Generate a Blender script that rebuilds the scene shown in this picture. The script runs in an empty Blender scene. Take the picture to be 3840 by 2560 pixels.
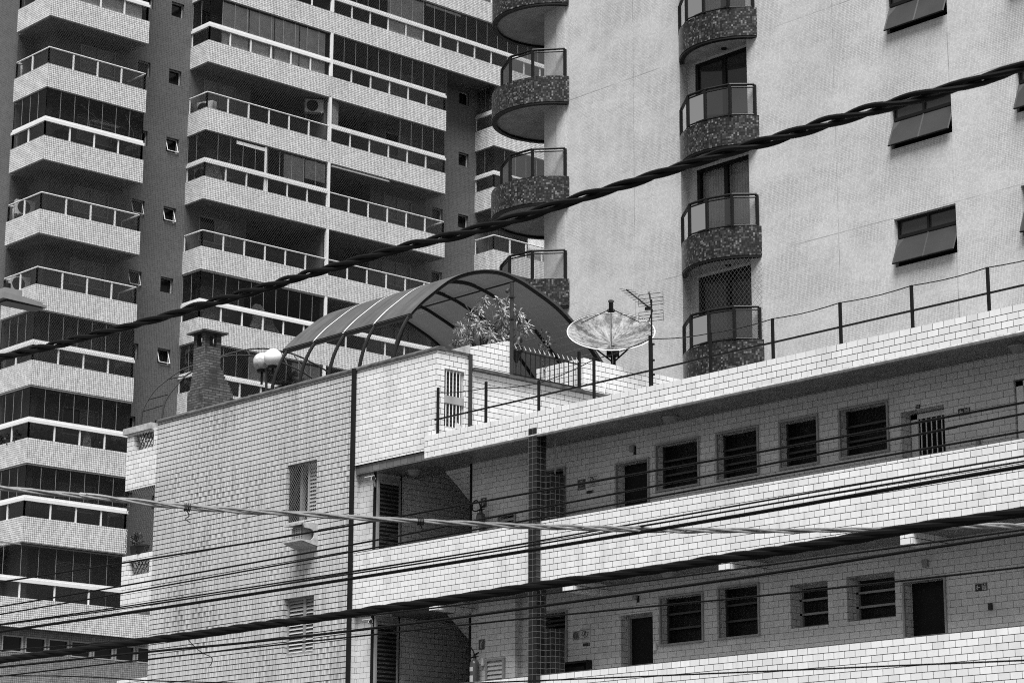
import bpy, bmesh, math, random
from mathutils import Vector, Matrix
random.seed(7)
R = math.radians
SC = bpy.context.scene
COL = SC.collection

# ------------------------------------------------------------------ materials
def new_mat(name):
    m = bpy.data.materials.new(name); m.use_nodes = True
    nt = m.node_tree; nt.nodes.clear()
    return m, nt, nt.nodes, nt.links

def out_bsdf(nt, rough=0.6, spec=0.3):
    o = nt.nodes.new('ShaderNodeOutputMaterial'); b = nt.nodes.new('ShaderNodeBsdfPrincipled')
    b.inputs['Roughness'].default_value = rough
    b.inputs['Specular IOR Level'].default_value = spec
    nt.links.new(b.outputs[0], o.inputs[0])
    return b

def g3(v): return (v, v, v, 1)

def mathn(nt, op, a, b=None):
    n = nt.nodes.new('ShaderNodeMath'); n.operation = op
    for i, v in enumerate((a, b)):
        if v is None: continue
        if isinstance(v, (int, float)): n.inputs[i].default_value = v
        else: nt.links.new(v, n.inputs[i])
    return n.outputs[0]

def mixf(nt, fac, a, b):
    n = nt.nodes.new('ShaderNodeMix'); n.data_type = 'FLOAT'
    for i, v in zip((0, 2, 3), (fac, a, b)):
        if isinstance(v, (int, float)): n.inputs[i].default_value = v
        else: nt.links.new(v, n.inputs[i])
    return n.outputs[0]

def maprange(nt, v, a0, a1, b0, b1):
    n = nt.nodes.new('ShaderNodeMapRange')
    nt.links.new(v, n.inputs[0])
    for i, x in enumerate((a0, a1, b0, b1)): n.inputs[i + 1].default_value = x
    return n.outputs[0]

def uvn(nt, sx=1, sy=1, ox=0, oy=0):
    t = nt.nodes.new('ShaderNodeTexCoord'); m = nt.nodes.new('ShaderNodeMapping')
    m.inputs['Scale'].default_value = (sx, sy, 1); m.inputs['Location'].default_value = (ox, oy, 0)
    nt.links.new(t.outputs['UV'], m.inputs[0])
    return m.outputs[0]

def noise(nt, vec, scale, detail=3, rough=0.55):
    n = nt.nodes.new('ShaderNodeTexNoise'); n.inputs['Scale'].default_value = scale
    n.inputs['Detail'].default_value = detail; n.inputs['Roughness'].default_value = rough
    nt.links.new(vec, n.inputs['Vector'])
    return n.outputs['Fac']

def togrey(nt, v, bsdf, sock='Base Color'):
    c = nt.nodes.new('ShaderNodeCombineColor')
    for i in range(3): nt.links.new(v, c.inputs[i])
    nt.links.new(c.outputs[0], bsdf.inputs[sock])

def tile_mat(name, w, h, vj, lo, hi, grout, ox=0, oy=0, off=0.5, rough=0.35, spec=0.4, hj=None,
             dirt=0.0, dirt_scale=(6, .5), dirt_rng=(.42, .68), streak=0.0, ramp=None, bump=.3, cloud=0.0, panel=None):
    """tiling laid in metres on the uv map: w x h tiles, vj / hj = width of the upright / level joints"""
    hj = vj if hj is None else hj
    m, nt, N, L = new_mat(name)
    b = out_bsdf(nt, rough, spec)
    sp = N.new('ShaderNodeSeparateXYZ'); L.new(uvn(nt, 1, 1, ox, oy), sp.inputs[0])
    u, v = sp.outputs[0], sp.outputs[1]
    vr = mathn(nt, 'DIVIDE', v, h); row = mathn(nt, 'FLOOR', vr); fv = mathn(nt, 'FRACT', vr)
    ur = mathn(nt, 'ADD', mathn(nt, 'DIVIDE', u, w), mathn(nt, 'MULTIPLY', mathn(nt, 'FLOORED_MODULO', row, 2.0), off))
    colm = mathn(nt, 'FLOOR', ur); fu = mathn(nt, 'FRACT', ur)
    du = mathn(nt, 'ABSOLUTE', mathn(nt, 'SUBTRACT', fu, .5)); dv = mathn(nt, 'ABSOLUTE', mathn(nt, 'SUBTRACT', fv, .5))
    fac = mathn(nt, 'MAXIMUM', mathn(nt, 'GREATER_THAN', du, .5 - vj / w / 2), mathn(nt, 'GREATER_THAN', dv, .5 - hj / h / 2))
    cv = N.new('ShaderNodeCombineXYZ'); L.new(colm, cv.inputs[0]); L.new(row, cv.inputs[1])
    wn = N.new('ShaderNodeTexWhiteNoise'); wn.noise_dimensions = '2D'; L.new(cv.outputs[0], wn.inputs['Vector']); rnd = wn.outputs['Value']
    if ramp:
        rp = N.new('ShaderNodeValToRGB'); els = rp.color_ramp.elements
        while len(els) < len(ramp): els.new(.5)
        for e, (p, c) in zip(els, ramp): e.position = p; e.color = g3(c)
        L.new(rnd, rp.inputs[0]); tone = mathn(nt, 'MULTIPLY', rp.outputs[0], 1.0)
    else:
        tone = maprange(nt, rnd, 0, 1, lo, hi)
    if cloud:
        cl = noise(nt, uvn(nt, 1, 1), .45, 4)
        tone = mathn(nt, 'MULTIPLY', tone, maprange(nt, cl, .3, .7, 1 - cloud, 1 + cloud * .3))
    if dirt:
        d = noise(nt, uvn(nt, *dirt_scale), 1.0, 4, .6)
        dm = maprange(nt, d, dirt_rng[0], dirt_rng[1], 0, dirt)
        big = noise(nt, uvn(nt, .35, .5), 1.0, 2)
        dm = mathn(nt, 'MULTIPLY', dm, maprange(nt, big, .3, .65, .25, 1.2))
        tone = mathn(nt, 'MULTIPLY', tone, mathn(nt, 'SUBTRACT', 1.0, dm))
    if streak:
        # grime washed out of each upright joint runs down the middle of the tile below it
        k = maprange(nt, du, .05, .36, 1, 0)
        k = mathn(nt, 'MULTIPLY', k, maprange(nt, fv, 0, 1, .45, 1))
        big = noise(nt, uvn(nt, .5, .45), 1.0, 3)
        k = mathn(nt, 'MULTIPLY', k, maprange(nt, big, .32, .62, .1, 1.25))
        k = mathn(nt, 'MULTIPLY', k, mathn(nt, 'MULTIPLY', maprange(nt, rnd, 0, 1, .2, 1), streak))
        tone = mathn(nt, 'MULTIPLY', tone, mathn(nt, 'SUBTRACT', 1.0, k))
    if panel:
        pu, pv, dk = panel
        ln = mathn(nt, 'MAXIMUM', mathn(nt, 'LESS_THAN', mathn(nt, 'FRACT', mathn(nt, 'DIVIDE', u, pu)), .022 / pu), mathn(nt, 'LESS_THAN', mathn(nt, 'FRACT', mathn(nt, 'DIVIDE', v, pv)), .022 / pv))
        br_ = noise(nt, uvn(nt, .8, .8), 1.0, 3)
        ln = mathn(nt, 'MULTIPLY', ln, maprange(nt, br_, .42, .6, 0, dk))
        tone = mathn(nt, 'MULTIPLY', tone, mathn(nt, 'SUBTRACT', 1.0, ln))
        # re-laid areas where the joints were filled or washed out
        pa = noise(nt, uvn(nt, .55, .9), 1.0, 4, .65)
        grout = mixf(nt, maprange(nt, pa, .42, .6, 0, 1), grout, lo * .92)
    col = mixf(nt, fac, tone, grout)
    togrey(nt, col, b)
    if bump:
        bp = N.new('ShaderNodeBump'); bp.invert = True; bp.inputs['Strength'].default_value = bump; bp.inputs['Distance'].default_value = .006
        L.new(fac, bp.inputs['Height']); L.new(bp.outputs[0], b.inputs['Normal'])
    return m

def plain(name, v, rough=.6, spec=.3, metal=0, var=0.0, scale=6, bump=0):
    m, nt, N, L = new_mat(name); b = out_bsdf(nt, rough, spec)
    b.inputs['Metallic'].default_value = metal
    t = N.new('ShaderNodeTexCoord')
    n = noise(nt, t.outputs['Object'], scale, 5)
    togrey(nt, maprange(nt, n, .3, .7, v * (1 - var), v * (1 + var)), b)
    if bump:
        bp = N.new('ShaderNodeBump'); bp.inputs['Strength'].default_value = bump; bp.inputs['Distance'].default_value = .01
        L.new(n, bp.inputs['Height']); L.new(bp.outputs[0], b.inputs['Normal'])
    return m

def glass_mat(name, tint, base=.03):
    m, nt, N, L = new_mat(name)
    o = N.new('ShaderNodeOutputMaterial'); tr = N.new('ShaderNodeBsdfTransparent'); gl = N.new('ShaderNodeBsdfGlossy')
    gl.inputs['Roughness'].default_value = .03; tr.inputs[0].default_value = g3(tint); gl.inputs[0].default_value = g3(.8)
    fr = N.new('ShaderNodeFresnel'); fr.inputs[0].default_value = 1.35
    mx = N.new('ShaderNodeMixShader')
    f = mathn(nt, 'ADD', fr.outputs[0], base)
    L.new(f, mx.inputs[0]); L.new(tr.outputs[0], mx.inputs[1]); L.new(gl.outputs[0], mx.inputs[2]); L.new(mx.outputs[0], o.inputs[0])
    return m

def net_mat(name, v, cell, width):
    m, nt, N, L = new_mat(name)
    o = N.new('ShaderNodeOutputMaterial'); tr = N.new('ShaderNodeBsdfTransparent'); df = N.new('ShaderNodeBsdfDiffuse')
    df.inputs[0].default_value = g3(v)
    t = N.new('ShaderNodeTexCoord'); sx = N.new('ShaderNodeSeparateXYZ'); L.new(t.outputs['UV'], sx.inputs[0])
    wob = noise(nt, t.outputs['UV'], 1.3, 2)
    def line(op):
        s = mathn(nt, op, sx.outputs[0], mathn(nt, 'MULTIPLY', sx.outputs[1], .72))
        s = mathn(nt, 'ADD', s, mathn(nt, 'MULTIPLY', wob, .06))
        s = mathn(nt, 'FRACT', mathn(nt, 'DIVIDE', s, cell))
        return mathn(nt, 'LESS_THAN', s, width)
    f = mathn(nt, 'MAXIMUM', line('ADD'), line('SUBTRACT'))
    mx = N.new('ShaderNodeMixShader'); L.new(f, mx.inputs[0]); L.new(tr.outputs[0], mx.inputs[1]); L.new(df.outputs[0], mx.inputs[2]); L.new(mx.outputs[0], o.inputs[0])
    return m

def stripe_mat(name, lo, hi, per, axis=1, rough=.5, duty=.3):
    """louvres / pleats: bands along one uv axis with a matching bump"""
    m, nt, N, L = new_mat(name); b = out_bsdf(nt, rough, .3)
    t = N.new('ShaderNodeTexCoord'); s = N.new('ShaderNodeSeparateXYZ'); L.new(t.outputs['UV'], s.inputs[0])
    f = mathn(nt, 'FRACT', mathn(nt, 'DIVIDE', s.outputs[axis], per))
    k = mathn(nt, 'LESS_THAN', f, duty)
    n = noise(nt, t.outputs['UV'], 3, 3)
    v = mixf(nt, k, hi, lo)
    v = mathn(nt, 'MULTIPLY', v, maprange(nt, n, .3, .7, .85, 1.1))
    togrey(nt, v, b)
    bp = N.new('ShaderNodeBump'); bp.inputs['Strength'].default_value = .6; bp.inputs['Distance'].default_value = .02
    L.new(f, bp.inputs['Height']); L.new(bp.outputs[0], b.inputs['Normal'])
    return m

M = {}
OT = -(8.395 % .1092)
M['tile'] = tile_mat('white_wall_tile', .2144, .1092, .008, .62, .74, .004, oy=OT, hj=.011, dirt=.2, dirt_scale=(3, .8), dirt_rng=(.5, .75), cloud=.05, streak=.10)
M['tile_dirty'] = tile_mat('stained_wall_tile', .2144, .1092, .009, .50, .60, .003, oy=OT, hj=.0185, dirt=.32, dirt_scale=(5, .45), dirt_rng=(.42, .7), streak=.75, cloud=.1)
M['tile_in_shade'] = tile_mat('shaded_gallery_tile', .2144, .1092, .0065, .50, .57, .03, oy=-(6.524 % .1092), dirt=.12, dirt_scale=(1.5, .8))  # same tile as outside, toned down to paint in the gallery shade
M['tile_soffit_shade'] = tile_mat('shaded_soffit_tile', .2144, .1092, .006, .12, .16, .012, dirt=.4, dirt_scale=(1.5, 1.5))  # soffit tone lowered too, so its colour carries part of the shade
M['tile_black'] = tile_mat('black_pillar_tile', .108, .1092, .006, .004, .012, .13, off=0, rough=.16, spec=.5)
M['tower_tile'] = tile_mat('cream_balcony_tile', .0767, .0767, .0125, .55, .76, .012, off=0, bump=0, dirt=.2, dirt_scale=(2, .7), dirt_rng=(.5, .8), cloud=.08)
M['podium_tile'] = tile_mat('podium_tile', .0767, .0767, .011, .20, .30, .03, off=0, bump=0, dirt=.2, dirt_scale=(2, .7))
M['tower_wall'] = tile_mat('grey_tower_tile', .0767, .0767, .010, .065, .10, .15, off=0, bump=0, cloud=.2, rough=.5)
M['bow_wall'] = tile_mat('pale_mosaic_wall', .0415, .0415, .0045, .42, .53, .10, off=0, bump=0, dirt=.12, dirt_scale=(1.2, .5), dirt_rng=(.45, .75), cloud=.10, rough=.5, panel=(3.37, 2.853, .5))
M['mosaic'] = tile_mat('dark_glass_mosaic', .048, .048, .005, 0, 1, .018, off=0, bump=0, rough=.3,
                       ramp=[(0, .003), (.35, .009), (.7, .03), (.9, .07), (1, .17)])
M['brick'] = tile_mat('soot_dark_brick', .2, .062, .014, .05, .12, .022, dirt=.6, dirt_scale=(2, 2), dirt_rng=(.5, .62), bump=.9, rough=.85)
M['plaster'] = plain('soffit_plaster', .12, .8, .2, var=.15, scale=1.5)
M['bow_soffit'] = plain('painted_bow_soffit', .26, .8, .2, var=.18, scale=2.5)
M['concrete'] = plain('weathered_concrete', .34, .85, .2, var=.3, scale=9, bump=.3)
M['dirty_concrete'] = plain('dirty_concrete', .07, .9, .2, var=.5, scale=6)
M['alu'] = plain('white_aluminium', .66, .35, .5, var=.06)
M['alu_grey'] = plain('grey_aluminium', .22, .4, .5, var=.1)
M['frame_grey'] = plain('gallery_frame', .24, .45, .4, var=.15)
M['frame_dark'] = plain('dark_glazing_bar', .03, .4, .4, var=.2)
M['alu_mid'] = plain('dull_aluminium', .36, .45, .4, var=.1)
M['black_metal'] = plain('black_painted_metal', .008, .45, .18, var=.2)
M['rust_metal'] = plain('dark_rusty_metal', .02, .7, .3, var=.5, scale=30)
M['pipe'] = plain('black_drain_pipe', .005, .6, .15, var=.3)
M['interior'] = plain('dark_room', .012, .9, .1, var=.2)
M['door_dark'] = plain('dark_door_leaf', .005, .6, .2, var=.2)
M['curtain_grey'] = stripe_mat('dim_curtain', .07, .13, .16, 0)
M['curtain'] = stripe_mat('pale_curtain', .42, .55, .09, 0, .8)
M['blind'] = stripe_mat('pale_blind', .66, .74, .42, 0, .7, .04)
M['shutter'] = stripe_mat('grey_roller_shutter', .10, .23, .055, 1, .5, .3)
M['louvre'] = stripe_mat('metal_louvre', .02, .17, .075, 1, .4, .45)
M['louvre_dark'] = stripe_mat('dark_louvre', .006, .05, .085, 1, .35, .5)
M['cloth'] = plain('draped_cloth', .30, .9, .1, var=.35, scale=7)
M['cloth_white'] = plain('white_cloth', .55, .9, .1, var=.2, scale=5)
M['glass'] = glass_mat('balcony_glass', .88, .0)
M['glass_rail'] = glass_mat('rail_glass', .86, .02)
M['glass_pale'] = glass_mat('bow_rail_glass', .80, .10)
M['net'] = net_mat('safety_net', .07, .10, .06)
M['net_dark'] = net_mat('coarse_net', .05, .085, .2)
M['wire_net'] = net_mat('wire_mesh', .22, .06, .10)
M['lattice'] = net_mat('lattice', .25, .16, .25)
M['cable'] = plain('black_cable', .004, .5, .12, var=.2)
M['cable_alu'] = plain('aged_aluminium_strand', .2, .4, .5, .35, var=.25, scale=15)
M['leaf'] = plain('dark_leaf', .035, .5, .4, var=.6, scale=9)
M['leaf_pale'] = plain('pale_leaf', .22, .45, .4, var=.5, scale=14)
M['bark'] = plain('bark', .05, .9, .1, var=.4, scale=20)
M['pot'] = plain('dark_pot', .012, .6, .3, var=.3)
M['lamp_globe'] = plain('opal_globe', .72, .25, .5, var=.03)
M['lamp_globe_dirty'] = plain('stained_globe', .42, .25, .5, var=.35, scale=14)
M['plastic_white'] = plain('white_plastic', .58, .5, .4, var=.08)
M['plastic_grey'] = plain('grey_plastic', .2, .5, .4, var=.15)
M['ac_white'] = plain('air_conditioner_casing', .42, .55, .4, var=.12)
M['extinguisher'] = plain('extinguisher_paint', .06, .3, .5, var=.1)
M['sign_dark'] = plain('dark_sign_board', .008, .4, .4)
M['sign_mid'] = plain('mid_sign_board', .035, .4, .4)
M['sign_pale'] = plain('pale_sign_board', .42, .4, .4)
M['sign_white'] = plain('sign_lettering', .45, .5, .3)
M['sign_ink'] = plain('sign_ink', .02, .5, .3)
M['ribbed'] = stripe_mat('ribbed_glass', .005, .014, .03, 0, .2, .5)
M['pane'] = plain('dark_pane', .007, .1, .35, var=.1)
M['pane_grey'] = plain('reflecting_pane', .038, .05, .55, var=.12, scale=1.5)
M['asphalt'] = plain('asphalt', .04, .9, .2, var=.25, scale=8)
M['paving'] = plain('paving', .12, .85, .2, var=.2, scale=3)
M['earth'] = plain('ground', .07, .95, .1, var=.3, scale=.6)
M['paint'] = plain('road_paint', .6, .7, .3, var=.15)
M['roof'] = plain('roof_deck', .25, .9, .2, var=.25, scale=2)

def canopy_mat():
    m, nt, N, L = new_mat('smoked_polycarbonate')
    o = N.new('ShaderNodeOutputMaterial'); b = N.new('ShaderNodeBsdfPrincipled'); t = N.new('ShaderNodeBsdfTranslucent')
    b.inputs['Roughness'].default_value = .55; b.inputs['Specular IOR Level'].default_value = .25
    n = noise(nt, uvn(nt, .5, 5), 1.0, 4)
    n2 = noise(nt, uvn(nt, 2.0, 2.0), 1.0, 5)
    v = mathn(nt, 'MULTIPLY', maprange(nt, n, .35, .7, .12, .075), maprange(nt, n2, .3, .7, .85, 1.15))
    togrey(nt, v, b); t.inputs[0].default_value = g3(.07)
    mx = N.new('ShaderNodeMixShader'); mx.inputs[0].default_value = .35
    L.new(b.outputs[0], mx.inputs[1]); L.new(t.outputs[0], mx.inputs[2]); L.new(mx.outputs[0], o.inputs[0])
    return m
M['canopy'] = canopy_mat()

def dish_mat():
    m, nt, N, L = new_mat('flaking_dish_paint'); b = out_bsdf(nt, .6, .3)
    n = noise(nt, uvn(nt, 9, 1.6), 1.0, 6, .7); n2 = noise(nt, uvn(nt, 40, 14), 1.0, 4, .7)
    s = mathn(nt, 'ADD', mathn(nt, 'MULTIPLY', n, .7), mathn(nt, 'MULTIPLY', n2, .35))
    togrey(nt, maprange(nt, s, .46, .62, .03, .24), b)
    return m
M['dish'] = dish_mat()

# ------------------------------------------------------------------ mesh builder
class MB:
    def __init__(s): s.v = []; s.f = []; s.uv = []
    def face(s, pts, uv=None):
        pts = [Vector(p) for p in pts]
        i = len(s.v); s.v += pts; s.f.append(list(range(i, i + len(pts))))
        if uv is None:
            n = Vector((0, 0, 0))
            for k in range(len(pts)):
                a, b = pts[k], pts[(k + 1) % len(pts)]
                n += a.cross(b)
            ax = max(range(3), key=lambda k: abs(n[k]))
            uv = [((p.y, p.z), (p.x, p.z), (p.x, p.y))[ax] for p in pts]
        s.uv.append([tuple(u) for u in uv])
    def box(s, x0, x1, y0, y1, z0, z1):
        a = [(x0, y0, z0), (x1, y0, z0), (x1, y1, z0), (x0, y1, z0), (x0, y0, z1), (x1, y0, z1), (x1, y1, z1), (x0, y1, z1)]
        for q in ((3, 2, 1, 0), (4, 5, 6, 7), (0, 1, 5, 4), (1, 2, 6, 5), (2, 3, 7, 6), (3, 0, 4, 7)): s.face([a[k] for k in q])
        return s
    def cbox(s, x0, x1, y0, y1, z0, z1, c=.01):
        """box with chamfered long edges"""
        prof = [(x0 + c, y0), (x1 - c, y0), (x1, y0 + c), (x1, y1 - c), (x1 - c, y1), (x0 + c, y1), (x0, y1 - c), (x0, y0 + c)]
        return s.prism([(x, y, z0) for x, y in prof], (0, 0, z1 - z0))
    def prism(s, poly, d):
        d = Vector(d); a = [Vector(p) for p in poly]; b = [p + d for p in a]; n = len(a)
        s.face(a[::-1]); s.face(b)
        for i in range(n): s.face([a[i], a[(i + 1) % n], b[(i + 1) % n], b[i]])
        return s
    def tube(s, pts, r, n=8, cap=True, closed=False):
        pts = [Vector(p) for p in pts]; rings = []; N = len(pts)
        rr = r if isinstance(r, (list, tuple)) else [r] * N
        ref = None
        for i, p in enumerate(pts):
            if closed: t = pts[(i + 1) % N] - pts[i - 1]
            else: t = pts[min(i + 1, N - 1)] - pts[max(i - 1, 0)]
            t.normalize()
            if ref is None:
                ref = Vector((0, 0, 1)) if abs(t.z) < .9 else Vector((1, 0, 0))
            u = ref - t * ref.dot(t); u.normalize(); w = t.cross(u); ref = u
            rings.append([p + (u * math.cos(2 * math.pi * k / n) + w * math.sin(2 * math.pi * k / n)) * rr[i] for k in range(n)])
        acc = 0
        for i in range(N if closed else N - 1):
            a, b = rings[i], rings[(i + 1) % N]; l = (pts[(i + 1) % N] - pts[i]).length
            for k in range(n):
                q = (k + 1) % n
                s.face([a[k], a[q], b[q], b[k]], [(k / n * .3, acc), ((k + 1) / n * .3, acc), ((k + 1) / n * .3, acc + l), (k / n * .3, acc + l)])
            acc += l
        if cap and not closed: s.face(rings[0][::-1]); s.face(rings[-1])
        return s
    def lathe(s, prof, c, n=20, axis=None):
        """prof: (radius, height) pairs about an axis through c"""
        c = Vector(c); ax = Vector(axis or (0, 0, 1)).normalized()
        u = ax.orthogonal().normalized(); w = ax.cross(u)
        ring = [[c + ax * h + (u * math.cos(2 * math.pi * k / n) + w * math.sin(2 * math.pi * k / n)) * r for k in range(n)] for r, h in prof]
        for i in range(len(prof) - 1):
            for k in range(n):
                q = (k + 1) % n
                s.face([ring[i][k], ring[i][q], ring[i + 1][q], ring[i + 1][k]],
                       [(k / n * 2, i * .1), ((k + 1) / n * 2, i * .1), ((k + 1) / n * 2, i * .1 + .1), (k / n * 2, i * .1 + .1)])
        return s
    def build(s, name, mat, parent=None, smooth=False):
        off = Vector((0, 0, 0)); p = parent
        while p is not None: off += Vector(p.location); p = p.parent
        me = bpy.data.meshes.new(name); me.from_pydata([tuple(v - off) for v in s.v], [], s.f)
        ul = me.uv_layers.new(name='UVMap'); k = 0
        flat = [c for f in s.uv for c in f]
        for i, c in enumerate(flat): ul.data[i].uv = c
        if smooth:
            b = bmesh.new(); b.from_mesh(me); bmesh.ops.remove_doubles(b, verts=b.verts, dist=1e-5)
            for f in b.faces: f.smooth = True
            b.to_mesh(me); b.free()
            try: me.set_sharp_from_angle(angle=R(40))
            except Exception: pass
        me.materials.append(mat if not isinstance(mat, str) else M[mat])
        o = bpy.data.objects.new(name, me); COL.objects.link(o)
        if parent is not None: o.parent = parent
        return o

def tag(o, label=None, cat=None, group=None, kind=None):
    for k, v in (('label', label), ('category', cat), ('group', group), ('kind', kind)):
        if v: o[k] = v
    return o

def thing(name, label, cat, loc, group=None):
    o = bpy.data.objects.new(name, None); COL.objects.link(o); o.location = loc; o.empty_display_size = .2
    return tag(o, label, cat, group)

def dup(root, delta, label=None):
    """copy of a thing with copies of its parts and sub-parts"""
    def cp(o, par):
        c = o.copy(); COL.objects.link(c); c.parent = par
        for ch in list(o.children): cp(ch, c)
        return c
    c = cp(root, None); c.location = Vector(root.location) + Vector(delta)
    if label: c['label'] = label
    return c

def holes(mb, ax, c, u0, u1, z0, z1, hs):
    """a wall sheet in the plane ax = c with rectangular openings hs = [(u0,u1,z0,z1)]"""
    us = sorted({u0, u1, *[v for h in hs for v in h[:2] if u0 < v < u1]})
    for a, b in zip(us, us[1:]):
        um = (a + b) / 2
        cut = sorted((h[2], h[3]) for h in hs if h[0] < um < h[1])
        z = z0
        segs = []
        for lo, hi in cut:
            if lo > z: segs.append((z, min(lo, z1)))
            z = max(z, hi)
        if z < z1: segs.append((z, z1))
        for lo, hi in segs:
            if ax == 'y': mb.face([(a, c, lo), (b, c, lo), (b, c, hi), (a, c, hi)])
            else: mb.face([(c, a, lo), (c, b, lo), (c, b, hi), (c, a, hi)])

def reveal(mb, ax, c, h, d):
    """the four sides of an opening going from the plane c to c+d"""
    a, b, lo, hi = h
    P = (lambda u, t, z: (u, t, z)) if ax == 'y' else (lambda u, t, z: (t, u, z))
    e = c + d
    for q in ([(a, c, lo), (a, e, lo), (a, e, hi), (a, c, hi)], [(b, c, lo), (b, c, hi), (b, e, hi), (b, e, lo)],
              [(a, c, lo), (b, c, lo), (b, e, lo), (a, e, lo)], [(a, c, hi), (a, e, hi), (b, e, hi), (b, c, hi)]):
        mb.face([P(*p) for p in q])

def bx(mb, ax, u0, u1, t0, t1, z0, z1):
    if ax == 'y': mb.box(u0, u1, min(t0, t1), max(t0, t1), z0, z1)
    else: mb.box(min(t0, t1), max(t0, t1), u0, u1, z0, z1)

def frame(mb, ax, h, t0, t1, w):
    a, b, lo, hi = h
    bx(mb, ax, a, a + w, t0, t1, lo, hi); bx(mb, ax, b - w, b, t0, t1, lo, hi)
    bx(mb, ax, a + w, b - w, t0, t1, lo, lo + w); bx(mb, ax, a + w, b - w, t0, t1, hi - w, hi)

def sheet(mb, ax, h, t):
    a, b, lo, hi = h
    if ax == 'y': mb.face([(a, t, lo), (b, t, lo), (b, t, hi), (a, t, hi)])
    else: mb.face([(t, a, lo), (t, b, lo), (t, b, hi), (t, a, hi)])

def smoothpath(pts, sub=6):
    pts = [Vector(p) for p in pts]; out = []
    for i in range(len(pts) - 1):
        p0 = pts[max(i - 1, 0)]; p1 = pts[i]; p2 = pts[i + 1]; p3 = pts[min(i + 2, len(pts) - 1)]
        for k in range(sub):
            t = k / sub
            out.append(.5 * ((2 * p1) + (p2 - p0) * t + (2 * p0 - 5 * p1 + 4 * p2 - p3) * t * t + (3 * p1 - p0 - 3 * p2 + p3) * t ** 3))
    out.append(pts[-1]); return out

def leaf_cloud(mb, c, rad, n, size, rnd, squash=1.0, long=2.2):
    c = Vector(c)
    for _ in range(n):
        d = Vector((rnd.gauss(0, 1), rnd.gauss(0, 1), rnd.gauss(0, 1))).normalized()
        p = c + Vector((d.x, d.y, d.z * squash)) * rad * (rnd.random() ** .45)
        q = (d + Vector((rnd.uniform(-.8, .8), rnd.uniform(-.8, .8), rnd.uniform(-.5, .9)))).normalized()
        s = q.orthogonal().normalized(); l = size * rnd.uniform(.6, 1.3); w = l / long / 2
        mb.face([p, p + q * l * .5 + s * w, p + q * l, p + q * l * .5 - s * w])
EXPOSURE = .80
DENOISE = False
# ------------------------------------------------------------------ balcony tower (far left)
def inset(path, d):
    out = []; n = len(path); seg = []
    for a, b in zip(path, path[1:]):
        t = Vector((b[0] - a[0], b[1] - a[1])); t.normalize(); seg.append((t, Vector((-t.y, t.x))))
    for i, p in enumerate(path):
        p = Vector(p[:2])
        if i == 0: out.append(p + seg[0][1] * d)
        elif i == n - 1: out.append(p + seg[-1][1] * d)
        else:
            n1, n2 = seg[i - 1][1], seg[i][1]
            m = (n1 + n2); m.normalize(); out.append(p + m * (d / max(.3, m.dot(n1))))
    return out

def strip(mb, path, z0, z1, d0, d1):
    A, B = inset(path, d0), inset(path, d1)
    for i in range(len(path) - 1):
        a, b, c, d = A[i], A[i + 1], B[i + 1], B[i]
        mb.face([(*a, z0), (*b, z0), (*b, z1), (*a, z1)]); mb.face([(*c, z0), (*d, z0), (*d, z1), (*c, z1)])
        mb.face([(*a, z1), (*b, z1), (*c, z1), (*d, z1)]); mb.face([(*a, z0), (*d, z0), (*c, z0), (*b, z0)])
    for i, k in ((0, 1), (-1, -1)):
        mb.face([(*A[i], z0), (*A[i], z1), (*B[i], z1), (*B[i], z0)])

def sheetpath(mb, path, z0, z1, d):
    A = inset(path, d); acc = 0
    for a, b in zip(A, A[1:]):
        l = (b - a).length
        mb.face([(*a, z0), (*b, z0), (*b, z1), (*a, z1)], [(acc, z0), (acc + l, z0), (acc + l, z1), (acc, z1)]); acc += l

def along(path, step, d, first=.0):
    A = inset(path, d)
    for a, b in zip(A, A[1:]):
        l = (b - a).length; n = max(1, round((l - first) / step)); t = (b - a) / l
        for k in range(n + 1):
            yield a + t * (l * k / n), t

FH = 2.853
T1 = thing('apartment_tower', 'tall dark grey tower with long pale tiled balconies filling the left of the photo', 'building', (-73.55, 25, 0))
XW = -73.55

def rails(parent, path, zt, kind, step=1.0):
    mb = MB()
    if kind == 'thin':
        A = inset(path, .06)
        mb.tube([(*p, zt + .66) for p in A], .033, 8)
    else:
        strip(mb, path, zt + .57, zt + .68, -.01, .10); strip(mb, path, zt + .69, zt + .775, .03, .09)
    for p, t in along(path, step, .06):
        mb.box(p.x - .028, p.x + .028, p.y - .028, p.y + .028, zt, zt + .6)
    r = mb.build('railing', 'alu', parent)
    g = MB(); sheetpath(g, path, zt + .03, zt + .58, .075); g.build('railing_glass', 'glass_rail', r)
    return r

def enclose(parent, path, zt, zc, step=.62, name='glass_screen'):
    mb = MB(); sheetpath(mb, path, zt + .775, zc - .05, .06)
    g = mb.build(name, 'glass', parent)
    f = MB()
    strip(f, path, zc - .05, zc - .005, .02, .09)
    for p, t in along(path, step, .055): f.box(p.x - .006, p.x + .006, p.y - .006, p.y + .006, zt + .78, zc - .05)
    f.build('screen_frame', 'alu_grey', g)
    return g

def net(parent, path, zt, zc, mat='net'):
    mb = MB(); sheetpath(mb, path, zt + .02, zc - .02, -.02); return mb.build('safety_net', mat, parent)

PL = [(-74.73, 14.1), (-74.73, 13.85), (-72.3, 13.85), (-72.3, 18.24), (XW, 18.24)]
PM = [(XW, 21.05), (-72.3, 21.05), (-72.3, 33.53), (XW, 33.53)]
PMW = [(XW, 21.05), (-72.3, 21.05), (-72.3, 47.0), (XW, 47.0)]
PR = [(XW, 36.31), (-72.3, 36.31), (-72.3, 46.0), (XW, 46.0)]
PA = [(XW, 21.05), (-72.3, 21.05), (-72.3, 27.17)]
PB = [(-72.3, 27.29), (-72.3, 33.53), (XW, 33.53)]
PBW = [(-72.3, 27.29), (-72.3, 47.0)]

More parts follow.
